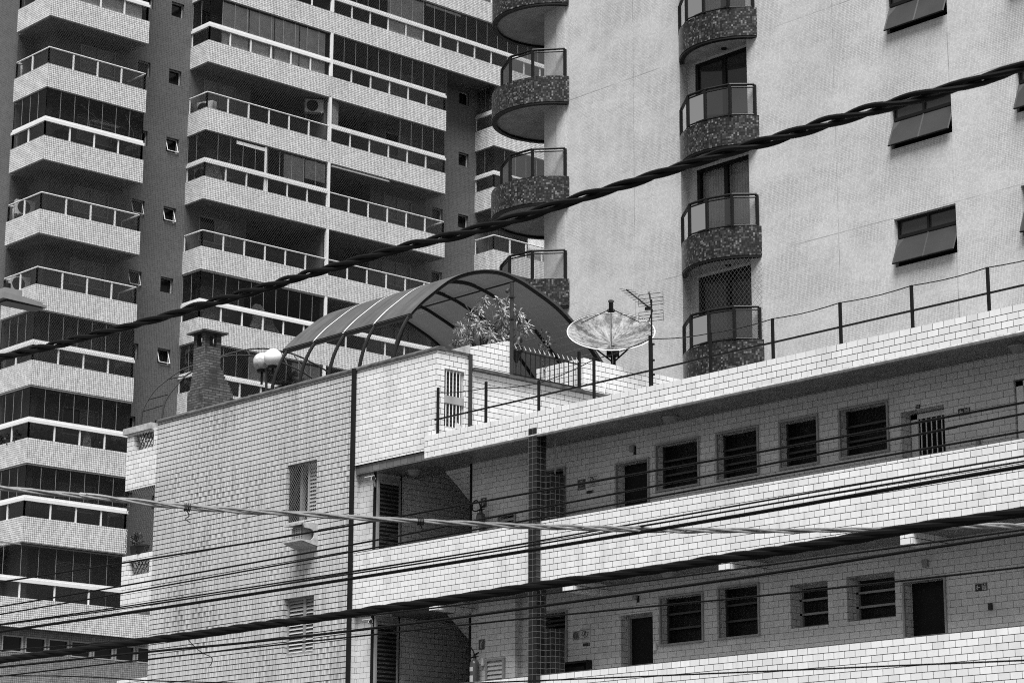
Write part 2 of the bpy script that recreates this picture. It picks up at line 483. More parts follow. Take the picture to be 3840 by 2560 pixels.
def balcony(path, zt, slabs):
    mb = MB(); strip(mb, path, zt - .92, zt, 0, .11)
    b = mb.build('balcony', 'tower_tile', T1)
    s = MB()
    for x0, x1, y0, y1 in slabs: s.box(x0, x1, y0, y1, zt - .89, zt - .74)
    s.build('slab', 'plaster', b)
    e = MB(); strip(e, path, zt - .955, zt - .92, .015, .1); e.build('drip_edge', 'alu_grey', b)
    return b

SL = [(-74.66, -72.40, 13.93, 18.14), (-75.04, -74.66, 14.12, 14.84)]
SM = [(XW - .05, -72.40, 21.15, 33.43), (-75.75, XW - .05, 24.0, 30.45)]
SMW = [(XW - .05, -72.40, 21.15, 46.9), (-75.75, XW - .05, 24.0, 30.45)]
SR = [(XW - .05, -72.40, 36.41, 45.9)]
ZT = [40.83, 37.98, 35.14, 32.31, 29.47, 26.61, 23.75, 20.9, 18.03, 15.17]

def blind(parent, x, y0, y1, z0, z1, mat='blind'):
    mb = MB(); mb.box(x - .02, x + .02, y0, y1, z0, z1); return mb.build('roller_blind', mat, parent)

for i, zt in enumerate(ZT):
    zc = zt + 1.93
    # corner stack
    b = balcony(PL, zt, SL)
    if i in (2, 4, 7, 8, 9, 0): rails(b, PL, zt, 'thick'); enclose(b, PL, zt, zc)
    else: rails(b, PL, zt, 'thin')
    if i == 2: blind(b, -72.5, 14.6, 18.0, zt + .0, zc - .1); blind(b, -72.5, 14.02, 14.5, zt, zc - .1, 'curtain_grey')
    if i in (3, 5, 6, 7): net(b, PL, zt, zc)
    # middle stack: two flats side by side
    wide = i < 2
    b = balcony(PMW if wide else PM, zt, SMW if wide else SM)
    pb = PBW if wide else PB
    if i in (1, 2, 4, 6, 7, 9): rails(b, PA, zt, 'thick'); enclose(b, PA, zt, zc)
    else: rails(b, PA, zt, 'thin'); 
    if i in (0, 1, 2, 3, 6, 7, 8): rails(b, pb, zt, 'thick')
    else: rails(b, pb, zt, 'thin')
    if i in (0, 1, 2, 8): enclose(b, pb, zt, zc)
    if i == 3: enclose(b, [(-72.3, 31.0), (-72.3, 33.53), (XW, 33.53)], zt, zc)
    if i in (1, 2, 6, 7): net(b, pb, zt, zc)
    if i in (3, 4, 5, 7): net(b, PA, zt, zc)
    if i in (3, 4, 5): net(b, pb, zt, zc)
    if i == 3:
        f = MB()
        for k in range(7): f.box(-72.44 - .015 * k, -72.43 - .015 * k, 27.42 + .06 * k, 27.44 + .06 * k, zt + .78, zc - .06)
        f.build('folded_screen', 'alu_mid', b)
    p = MB(); p.box(-72.42, -72.30, 27.16, 27.29, zt, zc); p.build('divider_post', 'alu', b)
    if i == 1:
        blind(b, -72.45, 30.27, 32.31, zt, zc - .1); blind(b, -72.42, 32.4, 34.4, zc - .19, zc - .08)
    if i == 2:
        for y0, y1 in ((21.8, 23.08), (23.13, 24.36), (24.41, 25.64), (25.69, 27.0)): blind(b, -72.5, y0, y1, zt, zc - .08)
    if i == 4:
        f = MB(); f.box(-72.42, -72.34, 23.99, 24.09, zt, zc); f.box(-72.4, -72.35, 22.6, 24.0, zc - .26, zc - .12); f.build('sliding_frame', 'alu', b)
        blind(b, -72.46, 25.02, 26.05, zt + .78, zc - .1); blind(b, -72.46, 26.1, 27.12, zt + 1.03, zc - .1)
        f = MB(); f.box(-72.38, -72.30, 27.37, 30.42, zc - .16, zc - .10); f.build('awning_roll', 'alu_mid', b)
    if i == 7:
        blind(b, -72.46, 23.57, 24.4, zt + .78, zc - .1, 'blind'); blind(b, -72.46, 25.7, 27.1, zt + .3, zc - .1, 'blind')
    # right stack, half hidden by the bow fronted tower
    if i >= 2:
        b = balcony(PR, zt, SR)
        if i in (2, 3): rails(b, PR, zt, 'thick'); enclose(b, PR, zt, zc); net(b, PR, zt, zc)
        else: rails(b, PR, zt, 'thin'); net(b, PR, zt, zc)
        if i == 4: blind(b, -72.5, 38.55, 39.9, zt, zc - .3)

# tower walls
w = MB(); hs = []; small = []
for i in range(-1, 11):
    z0 = 33.40 - FH * i
    for y0 in (18.6, 20.07, 35.35, 33.87): small.append((y0, y0 + .59, z0, z0 + .61))
shut = []
for i, zt in enumerate(ZT):
    shut += [(21.75, 23.31, zt + .62, zt + 1.66), (31.13, 32.69, zt + .62, zt + 1.66), (15.98, 17.56, zt + .62, zt + 1.66)]
    if i >= 2: shut += [(37.1, 38.5, zt + .1, zt + 1.66)]
shut.append((15.98, 17.56, 12.25 - .6, 12.25 + 1.66))
hs = small + shut + [(24.05, 30.4, 14.2, 43.0)]
holes(w, 'x', XW, 14.85, 62, 11.2, 46, hs)
for h in small: reveal(w, 'x', XW, h, -.22)
for h in shut: reveal(w, 'x', XW, h, -.06)
w.face([(-75.05, 14.85, 11.2), (XW, 14.85, 11.2), (XW, 14.85, 46), (-75.05, 14.85, 46)])
w.face([(-75.05, 14.1, 11.2), (-75.05, 14.85, 11.2), (-75.05, 14.85, 46), (-75.05, 14.1, 46)])
lv = [(-79.3, -76.9, 34.2 - FH * i, 36.1 - FH * i) for i in (0,)]
holes(w, 'y', 14.1, -96, -75.05, 0, 46, lv); reveal(w, 'y', 14.1, lv[0], .12)
w.face([(-75.7, 24.05, 14.2), (-75.7, 30.4, 14.2), (-75.7, 30.4, 43), (-75.7, 24.05, 43)])
for y in (24.05, 30.4): w.face([(XW, y, 14.2), (-75.7, y, 14.2), (-75.7, y, 43), (XW, y, 43)])
w.box(-75.7, -72.62, 27.15, 27.30, 14.2, 43)
w.face([(-96, 14.1, 46), (XW, 14.1, 46), (XW, 62, 46), (-96, 62, 46)])
w.build('wall', 'tower_wall', T1)
l = MB(); sheet(l, 'y', lv[0], 14.2); l.build('louvre_window', 'louvre', T1)
rnd = random.Random(3)
for k, h in enumerate(small):
    f = MB(); frame(f, 'x', h, XW - .17, XW - .12, .035)
    opened = k in (9, 13, 14, 16, 18, 21, 22, 12)
    o = f.build('small_window', 'alu_mid', T1)
    p = MB(); sheet(p, 'x', h, XW - .20); p.build('pane', 'pane', o)
    if opened:
        s = MB(); a, b_, lo, hi = h
        tilt = lambda y, z, t: (XW - .12 + (hi - .04 - z) * .34 + t, y, z)
        for (y0, z0), (y1, z1) in (((a + .05, lo + .05), (b_ - .05, lo + .05)), ((a + .05, lo + .05), (a + .05, hi - .05)), ((b_ - .05, lo + .05), (b_ - .05, hi - .05))):
            s.tube([tilt(y0, z0, 0), tilt(y1, z1, 0)], .018, 4)
        s.build('open_sash', 'alu', o)
for k, h in enumerate(shut):
    half = k % 7 == 4
    a, b_, lo, hi = h
    s = MB()
    if half: sheet(s, 'x', ((a + b_) / 2, b_, lo, hi), XW - .05)
    else: sheet(s, 'x', h, XW - .05)
    o = s.build('shutter_window', 'shutter', T1)
    f = MB(); frame(f, 'x', h, XW - .045, XW + .02, .045); f.box(XW - .045, XW, (a + b_) / 2 - .02, (a + b_) / 2 + .02, lo + .045, hi - .045)
    f.build('window_frame', 'alu_grey', o)
    if half: p = MB(); sheet(p, 'x', (a, (a + b_) / 2, lo, hi), XW - .055); p.build('pane', 'pane', o)
for i, zt in enumerate(ZT):
    for y0, y1 in ((24.2, 27.0), (27.45, 30.3)):
        f = MB(); h = (y0, y1, zt - .72, zt + 1.5)
        sheet(f, 'x', h, -75.6); o = f.build('sliding_door', 'pane', T1)
        f = MB(); frame(f, 'x', h, -75.59, -75.54, .05)
        for q in (.33, .66): f.box(-75.59, -75.55, y0 + (y1 - y0) * q - .02, y0 + (y1 - y0) * q + .02, h[2], h[3])
        f.build('door_frame', 'alu_grey', o)
        if rnd.random() < .6:
            q = rnd.uniform(.1, .6)
            c = MB(); sheet(c, 'x', (y0 + (y1 - y0) * q, y0 + (y1 - y0) * (q + .3), zt - .7, zt + 1.45), -75.52); c.build('curtain', 'curtain_grey', o)

# first floor band and podium below it
PP = [(-80, 12.4), (-72.3, 12.4), (-72.3, 19.38), (XW, 19.38)]
mb = MB(); strip(mb, PP, 11.2, 12.25, 0, .12); b = mb.build('first_floor_band', 'tower_tile', T1)
s = MB(); s.box(-80, -72.4, 12.5, 19.3, 11.24, 11.4); s.build('slab', 'plaster', b)
PPG = [(-80, 12.45), (-72.4, 12.45), (-72.4, 18.3), (XW, 18.3)]
rails(b, PPG, 12.25, 'thick', 1.3); enclose(b, PPG, 12.25, 14.2, .75)
pd = MB(); xp = -72.6
wins = [(12.5 + .94 * k - .0, 12.5 + .94 * k + .84, 10.36, 10.94) for k in range(8)]
holes(pd, 'x', xp, 11.0, 60, 0, 11.24, wins)
for h in wins: reveal(pd, 'x', xp, h, -.08)
pd.face([(-96, 11.0, 0), (xp, 11.0, 0), (xp, 11.0, 11.24), (-96, 11.0, 11.24)])
pd.face([(-96, 11.0, 11.238), (xp, 11.0, 11.238), (xp, 60, 11.238), (-96, 60, 11.238)])
pd.build('podium_wall', 'podium_tile', T1)
for h in wins:
    f = MB(); frame(f, 'x', h, xp - .06, xp + .015, .045); o = f.build('podium_window', 'alu_mid', T1)
    p = MB(); sheet(p, 'x', h, xp - .07); p.build('pane', 'pane', o)

# things standing on the tower's balconies
def ac_unit(loc, rot, label, s=1.0):
    t = thing('air_conditioner', label, 'air conditioner', loc, 'condenser units on the far balconies')
    b = MB(); b.cbox(-.4, .4, -.15, .15, 0, .56, .03); o = b.build('casing', 'ac_white', t)
    f = MB(); f.lathe([(.0, .0), (.08, .0), (.23, .004), (.24, .012), (.245, 0)], (-.08, -.155, .28), 22, (0, -1, 0)); f.build('fan_grille', 'interior', t)
    k = MB()
    for x in (-.3, .3): k.box(x - .02, x + .02, -.2, .2, -.05, 0); k.box(x - .02, x + .02, .15, .2, -.3, 0)
    k.build('bracket', 'alu_mid', t)
    t.rotation_euler = (0, 0, rot); t.scale = (s, s, s)
    return t
# condenser units are built about the origin and then moved
def put(t, loc, rot=0):
    t.location = loc; t.rotation_euler = (0, 0, rot)
def make_ac(label):
    t = ac_unit((0, 0, 0), 0, label); return t
a = make_ac('white condenser unit hung high beside the white divider post of the long balcony')
put(a, (-72.95, 26.85, 33.6), R(60))
b = dup(a, (0, 0, 0), 'round fan condenser unit in the corner of the glazed balcony with drying laundry'); put(b, (-72.9, 21.45, 29.42), R(15))
c = dup(a, (0, 0, 0), 'condenser unit on the dark wall of the corner balcony, fifth parapet from the top'); put(c, (-74.6, 14.55, 27.0), R(75))
d = dup(a, (0, 0, 0), 'condenser unit at the dark end of the corner balcony with the half open shutter'); put(d, (-74.6, 14.5, 24.0), R(75))
e = dup(a, (0, 0, 0), 'upper of two condenser units behind the net beside the brick chimney'); put(e, (-73.1, 21.5, 22.1), R(20))
f = dup(a, (0, 0, 0), 'lower of two condenser units behind the net beside the brick chimney'); put(f, (-73.1, 21.5, 21.35), R(20))
g = dup(a, (0, 0, 0), 'condenser unit on the floor of the open balcony with grey shutter left of the divider'); put(g, (-72.95, 21.5, 32.2), R(20))

def drape(name, label, y, z, w, h, x=-72.75):
    mb = MB(); n = 18; rows = 7
    P = []
    for r in range(rows):
        t = r / (rows - 1); row = []
        for k in range(n + 1):
            u = k / n * 2 - 1
            wid = w * (.22 + .78 * t ** 1.4)
            row.append(Vector((x + .06 * math.sin(k * 1.9 + r * .3) * t + .05 * (1 - u * u), y + u * wid / 2, z + h * (1 - t) - .05 * abs(math.sin(k * 1.1)) * t)))
        P.append(row)
    for r in range(rows - 1):
        for k in range(n): mb.face([P[r][k], P[r][k + 1], P[r + 1][k + 1], P[r + 1][k]])
    o = mb.build(name, 'cloth', None, True); return tag(o, label, 'cloth')
drape('draped_sheet', 'pale sheet draped into a tent shape behind the glass near the tower corner', 22.0, 23.75, 1.5, .78)
drape('draped_sheet', 'darker sheet hung over a low rack right of the hanging shirt', 24.75, 23.75, 1.5, .62)
mb = MB(); 
mb.prism([(-72.8, 23.88, 24.75), (-72.8, 23.95, 24.25), (-72.8, 23.8, 23.95), (-72.8, 24.3, 23.85), (-72.8, 24.6, 24.3), (-72.8, 24.5, 24.72), (-72.8, 24.3, 24.9), (-72.8, 24.05, 24.9)], (.06, 0, 0))
tag(mb.build('hanging_shirt', 'cloth_white', None), 'white shirt hanging behind the glazed balcony between two draped sheets', 'shirt')
mb = MB()
for k in range(10): mb.tube([(-72.9 + .02 * math.sin(k), 21.9 + .12 * k, 29.62), (-72.6, 21.95 + .12 * k, 29.55)], .012, 4)
for y in (21.9, 23.0): mb.tube([(-72.9, y, 28.9), (-72.6, y + .1, 29.6)], .014, 5); mb.tube([(-72.6, y, 28.9), (-72.9, y + .1, 29.62)], .014, 5)
tag(mb.build('drying_rack', 'alu_mid', None), 'folding clothes rack behind the rail of the glazed middle balcony', 'drying rack')
mb = MB(); mb.prism([(-72.95, 21.75, 29.4), (-72.7, 22.2, 29.55), (-72.75, 22.0, 30.2), (-72.95, 21.8, 30.15)], (.03, .03, 0))
tag(mb.build('laundry_cloth', 'cloth_white', None), 'white cloth hanging next to the round fan condenser unit', 'cloth')
mb = MB()
for k in range(5): mb.tube([(-72.75 + .05 * k, 16.05, 30.66 - .0 * k), (-72.75 + .05 * k, 17.3, 30.66)], .009, 4)
for y in (16.05, 17.15): mb.tube([(-72.75, y, 30.66), (-72.75, y, 30.2)], .014, 4); mb.tube([(-72.55, y, 30.66), (-72.75, y - .0, 30.66)], .012, 4)
for k in range(3): mb.tube([(-72.75, 16.05, 30.28 + .12 * k), (-72.75, 17.15, 30.28 + .12 * k)], .008, 4)
mb.tube([(-72.7, 15.6, 31.2), (-72.7, 16.5, 30.7)], .007, 4); mb.tube([(-72.7, 17.6, 31.25), (-72.7, 18.0, 30.6), (-72.7, 18.0, 30.2)], .008, 4)
tag(mb.build('airer', 'alu', None), 'white wire clothes airer hung in the corner balcony with potted plants', 'drying rack')
pts = [(-72.7, 15.6 + .15 * k, 21.05 - .12 * math.sin(k / 9 * math.pi)) for k in range(10)]
mb = MB(); mb.tube(pts, [.02, .05, .1, .13, .14, .14, .13, .1, .05, .02], 9)
tag(mb.build('hammock', 'cloth', None), 'striped hammock sagging behind the netted corner balcony', 'hammock')
def balcony_plant(y, z, label, rad=.3, n=110, x=-72.75, size=.16):
    t = thing('potted_plant', label, 'plant', (x, y, z), 'plants on the far balconies')
    mb = MB(); mb.lathe([(0, 0), (.11, 0), (.15, .24), (.17, .26), (.14, .27), (.0, .25)], (x, y, z), 14); mb.build('pot', 'pot', t)
    mb = MB(); leaf_cloud(mb, (x, y, z + .3 + rad * .8), rad, n, size, random.Random(int(y * 100)), 1.2); mb.build('foliage', 'leaf', t)
balcony_plant(14.9, 29.2, 'small conical shrub behind the rail of the glazed corner balcony with the wire airer', .26)
balcony_plant(17.3, 29.1, 'spreading leafy plant at the right end of the corner balcony with the wire airer', .34)
balcony_plant(17.95, 29.05, 'low dark tub plant in the right corner below the wire airer', .16, 50)
for y, s in ((14.4, 'leafiest plant at the corner post of the balcony beside the white tiled wall'), (15.1, 'second plant from the corner post of the balcony beside the white tiled wall'),
             (16.9, 'tall thin plant under the hanging towel beside the white tiled wall'), (17.8, 'climbing plant at the right end of the balcony beside the white tiled wall')):
    balcony_plant(y, 17.62, s, .3)
for k, x in enumerate((-73.2, -73.8, -74.35)):
    t = thing('potted_plant', ('plant nearest the corner post on the short side of the plant filled balcony',
      'middle plant on the short side of the plant filled balcony', 'leftmost plant on the short side of the plant filled balcony')[k], 'plant', (x, 14.15, 17.6), 'plants on the far balconies')
    mb = MB(); mb.lathe([(0, 0), (.1, 0), (.14, .22), (0, .22)], (x, 14.15, 17.6), 12); mb.build('pot', 'pot', t)
    mb = MB(); leaf_cloud(mb, (x, 14.15, 18.15), .3, 110, .16, random.Random(k)); mb.build('foliage', 'leaf', t)
mb = MB(); mb.prism([(-72.7, 16.55, 18.75), (-72.7, 16.4, 18.35), (-72.7, 16.35, 17.9), (-72.7, 16.75, 17.9), (-72.7, 16.72, 18.4)], (.04, 0, 0))
tag(mb.build('towel', 'cloth_white', None), 'white towel hanging inside the plant filled balcony left of the tiled wall', 'towel')

# ------------------------------------------------------------------ bow fronted tower (right)
T2 = thing('bow_fronted_tower', 'pale mosaic tower with round dark balconies rising behind the low tiled block', 'building', (-36, 12.65, 0))
YW = 12.65
ZB = [26.37, 23.52, 20.68, 17.83, 14.98, 12.13]
wn = []
for z in (25.64, 22.79, 19.94, 17.10, 14.25):
    wn += [(-32.04, -30.29, z - 1.15, z), (-28.52, -26.77, z - 1.15, z)]
w = MB()
rec = (-38.76, -36.46, 11.0, 40.0)
holes(w, 'y', YW, -43.0, -20, 0, 40, wn + [rec])
for h in wn: reveal(w, 'y', YW, h, .26)
reveal(w, 'y', YW, rec, .3)
doors = [(-38.5, -36.52, zb - .72, zb + 2.06) for zb in ZB]
holes(w, 'y', YW + .3, rec[0], rec[1], 11, 40, doors)
for h in doors: reveal(w, 'y', YW + .3, h, .12)
w.face([(-43.34, YW - .03, 0), (-43.0, YW - .03, 0), (-43.0, YW - .03, 40), (-43.34, YW - .03, 40)])
w.face([(-43.0, YW - .03, 0), (-43.0, YW, 0), (-43.0, YW, 40), (-43.0, YW - .03, 40)])
w.face([(-43.87, YW + .02, 0), (-43.34, YW + .02, 0), (-43.34, YW + .02, 40), (-43.87, YW + .02, 40)])
w.face([(-43.87, YW + .02, 0), (-43.87, 30, 0), (-43.87, 30, 40), (-43.87, YW + .02, 40)])
w.face([(-20, YW, 0), (-20, 30, 0), (-20, 30, 40), (-20, YW, 40)])
w.face([(-43.87, YW, 40), (-20, YW, 40), (-20, 30, 40), (-43.87, 30, 40)])
w.build('wall', 'bow_wall', T2)
for k, h in enumerate(wn):
    a, b_, lo, hi = h; zm = lo + .74
    f = MB(); frame(f, 'y', h, YW + .12, YW + .2, .05)
    f.box(a + .05, b_ - .05, YW + .10, YW + .2, zm - .035, zm + .035); xm = (a + b_) / 2; f.box(xm - .03, xm + .03, YW + .12, YW + .19, zm + .035, hi - .05)
    o = f.build('awning_window', 'black_metal', T2)
    p = MB(); sheet(p, 'y', (a, b_, zm, hi), YW + .17); p.build('fixed_pane', 'pane_grey', o)
    p = MB(); sheet(p, 'y', (a, b_, lo, zm), YW + .25); p.build('dark_opening', 'interior', o)
    sx = lambda x, s, t=0: (x, YW + .12 - s * .27 / .66 * 1.0 + t, zm - .04 - s)
    hgt = .64
    s = MB()
    for x in (a + .02, xm, b_ - .02): s.tube([sx(x, 0), sx(x, hgt)], .022, 4)
    s.tube([sx(a + .02, hgt), sx(b_ - .02, hgt)], .022, 4); s.tube([sx(a + .02, 0), sx(b_ - .02, 0)], .02, 4)
    so = s.build('tilted_sash', 'black_metal', o)
    g = MB(); g.face([sx(a + .03, hgt), sx(b_ - .03, hgt), sx(b_ - .03, 0), sx(a + .03, 0)]); g.build('sash_glass', 'pane_grey', so)

def arc_wall(mb, c, r0, r1, a0, a1, z0, z1, n=36):
    P = [(math.cos(a0 + (a1 - a0) * k / n), math.sin(a0 + (a1 - a0) * k / n)) for k in range(n + 1)]
    for k in range(n):
        (x0, y0), (x1, y1) = P[k], P[k + 1]; u0 = (a1 - a0) * k / n * r0; u1 = (a1 - a0) * (k + 1) / n * r0
        o0 = (c[0] + x0 * r0, c[1] + y0 * r0); o1 = (c[0] + x1 * r0, c[1] + y1 * r0); i0 = (c[0] + x0 * r1, c[1] + y0 * r1); i1 = (c[0] + x1 * r1, c[1] + y1 * r1)
        uv = [(u0, z0), (u1, z0), (u1, z1), (u0, z1)]
        mb.face([(*o0, z0), (*o1, z0), (*o1, z1), (*o0, z1)], uv); mb.face([(*i1, z0), (*i0, z0), (*i0, z1), (*i1, z1)], uv)
        mb.face([(*o0, z1), (*o1, z1), (*i1, z1), (*i0, z1)]); mb.face([(*o0, z0), (*i0, z0), (*i1, z0), (*o1, z0)])
    for k in (0, n):
        x, y = P[k]; o = (c[0] + x * r0, c[1] + y * r0); i = (c[0] + x * r1, c[1] + y * r1)
        mb.face([(*o, z0), (*o, z1), (*i, z1), (*i, z0)])

def bow(c, r, a0, a1, zb, railpts, extra):
    mb = MB(); arc_wall(mb, c, r, r - .13, a0, a1, zb - .735, zb)
    b = mb.build('bow_balcony', 'mosaic', T2)
    e = MB(); arc_wall(e, c, r - .012, r - .14, a0, a1, zb - .79, zb - .735); e.build('bottom_rim', 'black_metal', b)
    s = MB(); n = 40
    ring = [(c[0] + math.cos(a0 + (a1 - a0) * k / n) * (r - .13), c[1] + math.sin(a0 + (a1 - a0) * k / n) * (r - .13)) for k in range(n + 1)]
    poly = ring + extra
    s.prism([(x, y, zb - .72) for x, y in poly], (0, 0, .14)); s.build('floor_slab', 'bow_soffit', b)
    # faceted rail: two bars, posts and glass panels
    f = MB()
    for z, rr in ((zb + .82, .032), (zb + .74, .02), (zb + .03, .02)): f.tube([(x, y, z) for x, y in railpts], rr, 8)
    for i, (x, y) in enumerate(railpts):
        f.box(x - .035, x + .035, y - .03, y + .03, zb, zb + .8)
    ro = f.build('bow_railing', 'black_metal', b)
    for p, q in zip(railpts, railpts[1:]):
        g = MB(); g.face([(*p, zb + .06), (*q, zb + .06), (*q, zb + .73), (*p, zb + .73)]); g.build('rail_panel', 'glass_pale', ro)
    return b

rr = 1.69; cx, cy = -37.43, 13.68
t0 = math.asin((cy - YW + .0) / rr)
RM = [(-36.18, 12.6), (-36.6, 12.16), (-37.27, 11.98), (-37.9, 12.02), (-38.7, 12.62)]
for i, zb in enumerate(ZB):
    b = bow((cx, cy), rr, math.pi + t0, 2 * math.pi - t0, zb, RM, [(-36.46, YW + .01), (-36.46, YW + .42), (-38.76, YW + .42), (-38.76, YW + .01)])
    lamp = MB(); lamp.lathe([(0, -.03), (.07, -.03), (.08, 0), (0, 0)], (-37.3, 12.75, zb - .72), 14); lamp.build('soffit_lamp', 'black_metal', b)
    if i == 4:
        nn = MB(); A = [(cx + math.cos(math.pi + t0 + (math.pi - 2 * t0) * k / 24) * (rr - .02), cy + math.sin(math.pi + t0 + (math.pi - 2 * t0) * k / 24) * (rr - .02)) for k in range(25)]
        acc = 0
        for p, q in zip(A, A[1:]):
            l = math.dist(p, q); nn.face([(*p, zb), (*q, zb), (*q, zb + 2.1), (*p, zb + 2.1)], [(acc, zb), (acc + l, zb), (acc + l, zb + 2.1), (acc, zb + 2.1)]); acc += l
        nn.build('safety_net', 'net', b)
kinds = ['blind', 'curtain', 'pane_grey', 'curtain', 'curtain_grey', 'pane_grey']
for i, h in enumerate(doors):
    a, b_, lo, hi = h; y = YW + .3
    f = MB(); frame(f, 'y', h, y + .02, y + .1, .09); xm = (a + b_) / 2 - .02; f.box(xm - .06, xm + .06, y + .03, y + .11, lo + .09, hi - .09)
    f.box(a + .09, b_ - .09, y + .03, y + .1, lo + .8, lo + .86)
    o = f.build('balcony_door', 'black_metal', T2)
    p = MB(); sheet(p, 'y', (a + .08, b_ - .08, lo + .08, hi - .08), y + .075)
    p.build('door_glass', 'pane_grey' if kinds[i] == 'pane_grey' else 'glass', o)
    if kinds[i] != 'pane_grey':
        p = MB(); sheet(p, 'y', (a, b_, lo, hi), y + .24); p.build('curtain', kinds[i], o)
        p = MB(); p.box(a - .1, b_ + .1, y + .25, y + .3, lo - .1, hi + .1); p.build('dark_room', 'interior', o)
c2, r2 = (-44.35, 13.5), 1.74
s0 = math.atan2(YW - .03 - c2[1], math.sqrt(r2 ** 2 - (YW - .03 - c2[1]) ** 2))
RL = [(-42.98, 12.6), (-43.65, 12.03), (-44.45, 11.94), (-45.3, 12.4), (-45.95, 13.4), (-45.7, 14.5)]
for i, zb in enumerate(ZB[:5]):
    bow(c2, r2, R(-215), s0, zb, RL, [(-43.87, YW + .03), (-43.87, 14.6)])
# ------------------------------------------------------------------ low tiled block (foreground)
LB = thing('tiled_apartment_block', 'low white tiled block with open galleries filling the lower half of the photo', 'building', (-33, 2, 0))
XR = -13.0
YB = .92
G1, G2 = 7.36, 4.56                     # gallery floors
lw = MB()
wU = (-38.15, -37.15, 9.31, 10.52); wL = (-38.15, -37.15, 6.58, 7.75); wG = (-38.15, -37.15, 3.8, 4.97)
holes(lw, 'y', 0, -43.04, -35.93, 0, 12.16, [wU, wL, wG])
for h in (wU, wL, wG): reveal(lw, 'y', 0, h, .3)
lw.face([(-43.04, 0, 0), (-43.04, 8, 0), (-43.04, 8, 12.16), (-43.04, 0, 12.16)])
lw.face([(-43.04, .16, 11.3), (-35.93, .16, 11.3), (-35.93, .16, 12.16), (-43.04, .16, 12.16)]); lw.face([(-43.04, 0, 12.16), (-35.93, 0, 12.16), (-35.93, .16, 12.16), (-43.04, .16, 12.16)])
lw.build('street_wall', 'tile_dirty', LB)
# block above the gallery entrance, with the barred window on its flank
hb = MB()
hb.face([(-35.93, 0, 10.21), (-33.42, 0, 10.21), (-33.42, 0, 12.16), (-35.93, 0, 12.16)])
XF = -33.42
bw = (.2, .72, 10.66, 11.83)
holes(hb, 'x', XF, 0, .86, 10.3, 12.17, [bw]); reveal(hb, 'x', XF, bw, -.12)
holes(hb, 'x', XF, .86, 3.98, 10.3, 11.95, [])
hb.face([(XF, .86, 11.95), (XF, 1.96, 11.95), (XF, 1.96, 12.68), (XF, .86, 12.36)])
hb.face([(XF, .86, 12.36), (XF, 1.96, 12.68), (-34.6, 1.96, 12.68), (-34.6, .86, 12.36)])
hb.face([(XF, .86, 11.3), (-34.6, .86, 11.3), (-34.6, .86, 12.36), (XF, .86, 12.36)])
hb.face([(XF, 1.96, 11.3), (XF, 1.96, 12.68), (-34.6, 1.96, 12.68), (-34.6, 1.96, 11.3)])
hb.face([(-34.6, .86, 11.3), (-34.6, .86, 12.36), (-34.6, 1.96, 12.68), (-34.6, 1.96, 11.3)])
hb.face([(XF, 1.96, 11.95), (XF, 3.98, 11.95), (XF - .15, 3.98, 11.95), (XF - .15, 1.96, 11.95)])
hb.face([(XF, 0, 12.17), (XF, .86, 12.17), (XF - .15, .86, 12.17), (XF - .15, 0, 12.17)])
hb.face([(XF - .15, .15, 11.3), (XF - .15, .86, 11.3), (XF - .15, .86, 12.17), (XF - .15, .15, 12.17)])
hb.face([(-35.93, .16, 11.3), (XF, .16, 11.3), (XF, .16, 12.16), (-35.93, .16, 12.16)]); hb.face([(-35.93, 0, 12.16), (XF, 0, 12.16), (XF, .16, 12.16), (-35.93, .16, 12.16)])
# rear parapet block under the dish
hb.box(-34.85, XF + .002, 3.98, 4.13, 10.4, 12.65); hb.box(XF - .15, XF + .001, 4.13, 9.0, 10.4, 12.64)
hb.build('terrace_wall', 'tile', LB)
st = MB(); st.box(-34.62, XF - .0, .84, .862, 12.17, 12.40); st.build('stair_roof_edge', 'concrete', LB)
rf = MB(); rf.box(-43.0, XF - .01, .16, 8, 11.15, 11.3); rf.box(XF, XR, .1, 9, 10.3, 10.44); rf.box(-43.0, XR, 7.9, 8, 0, 10.4); rf.build('roof_deck', 'roof', LB)
# coping and drainpipes
cp = MB(); cp.prism([(-43.06, -.03, 12.16), (-43.06, -.03, 12.20), (-43.06, .04, 12.25), (-43.06, .2, 12.25), (-43.06, .2, 12.16)], (-33.40 + 43.06, 0, 0)); cp.box(-33.42, -33.39, -.02, .86, 12.17, 12.215)
cp.build('coping', 'dirty_concrete', LB)
p = MB(); p.tube([(-35.93, -.05, 12.2), (-35.93, -.05, 0)], .05, 8); p.build('drainpipe', 'pipe', LB)
p = MB(); p.tube([(-35.42, .13, 10.2), (-35.42, .13, 8.0)], .032, 8); p.tube([(-35.42, .13, 7.28), (-35.42, .13, 5)], .032, 8); p.build('drainpipe', 'pipe', LB)
p = MB(); p.tube([(XF + .04, .84, 12.2), (XF + .04, .84, 10.47)], .04, 8); p.build('drainpipe', 'rust_metal', LB)
p = MB(); p.box(XF, XF + .10, .92, 4.8, 11.885, 11.945); p.build('gutter', 'dirty_concrete', LB)
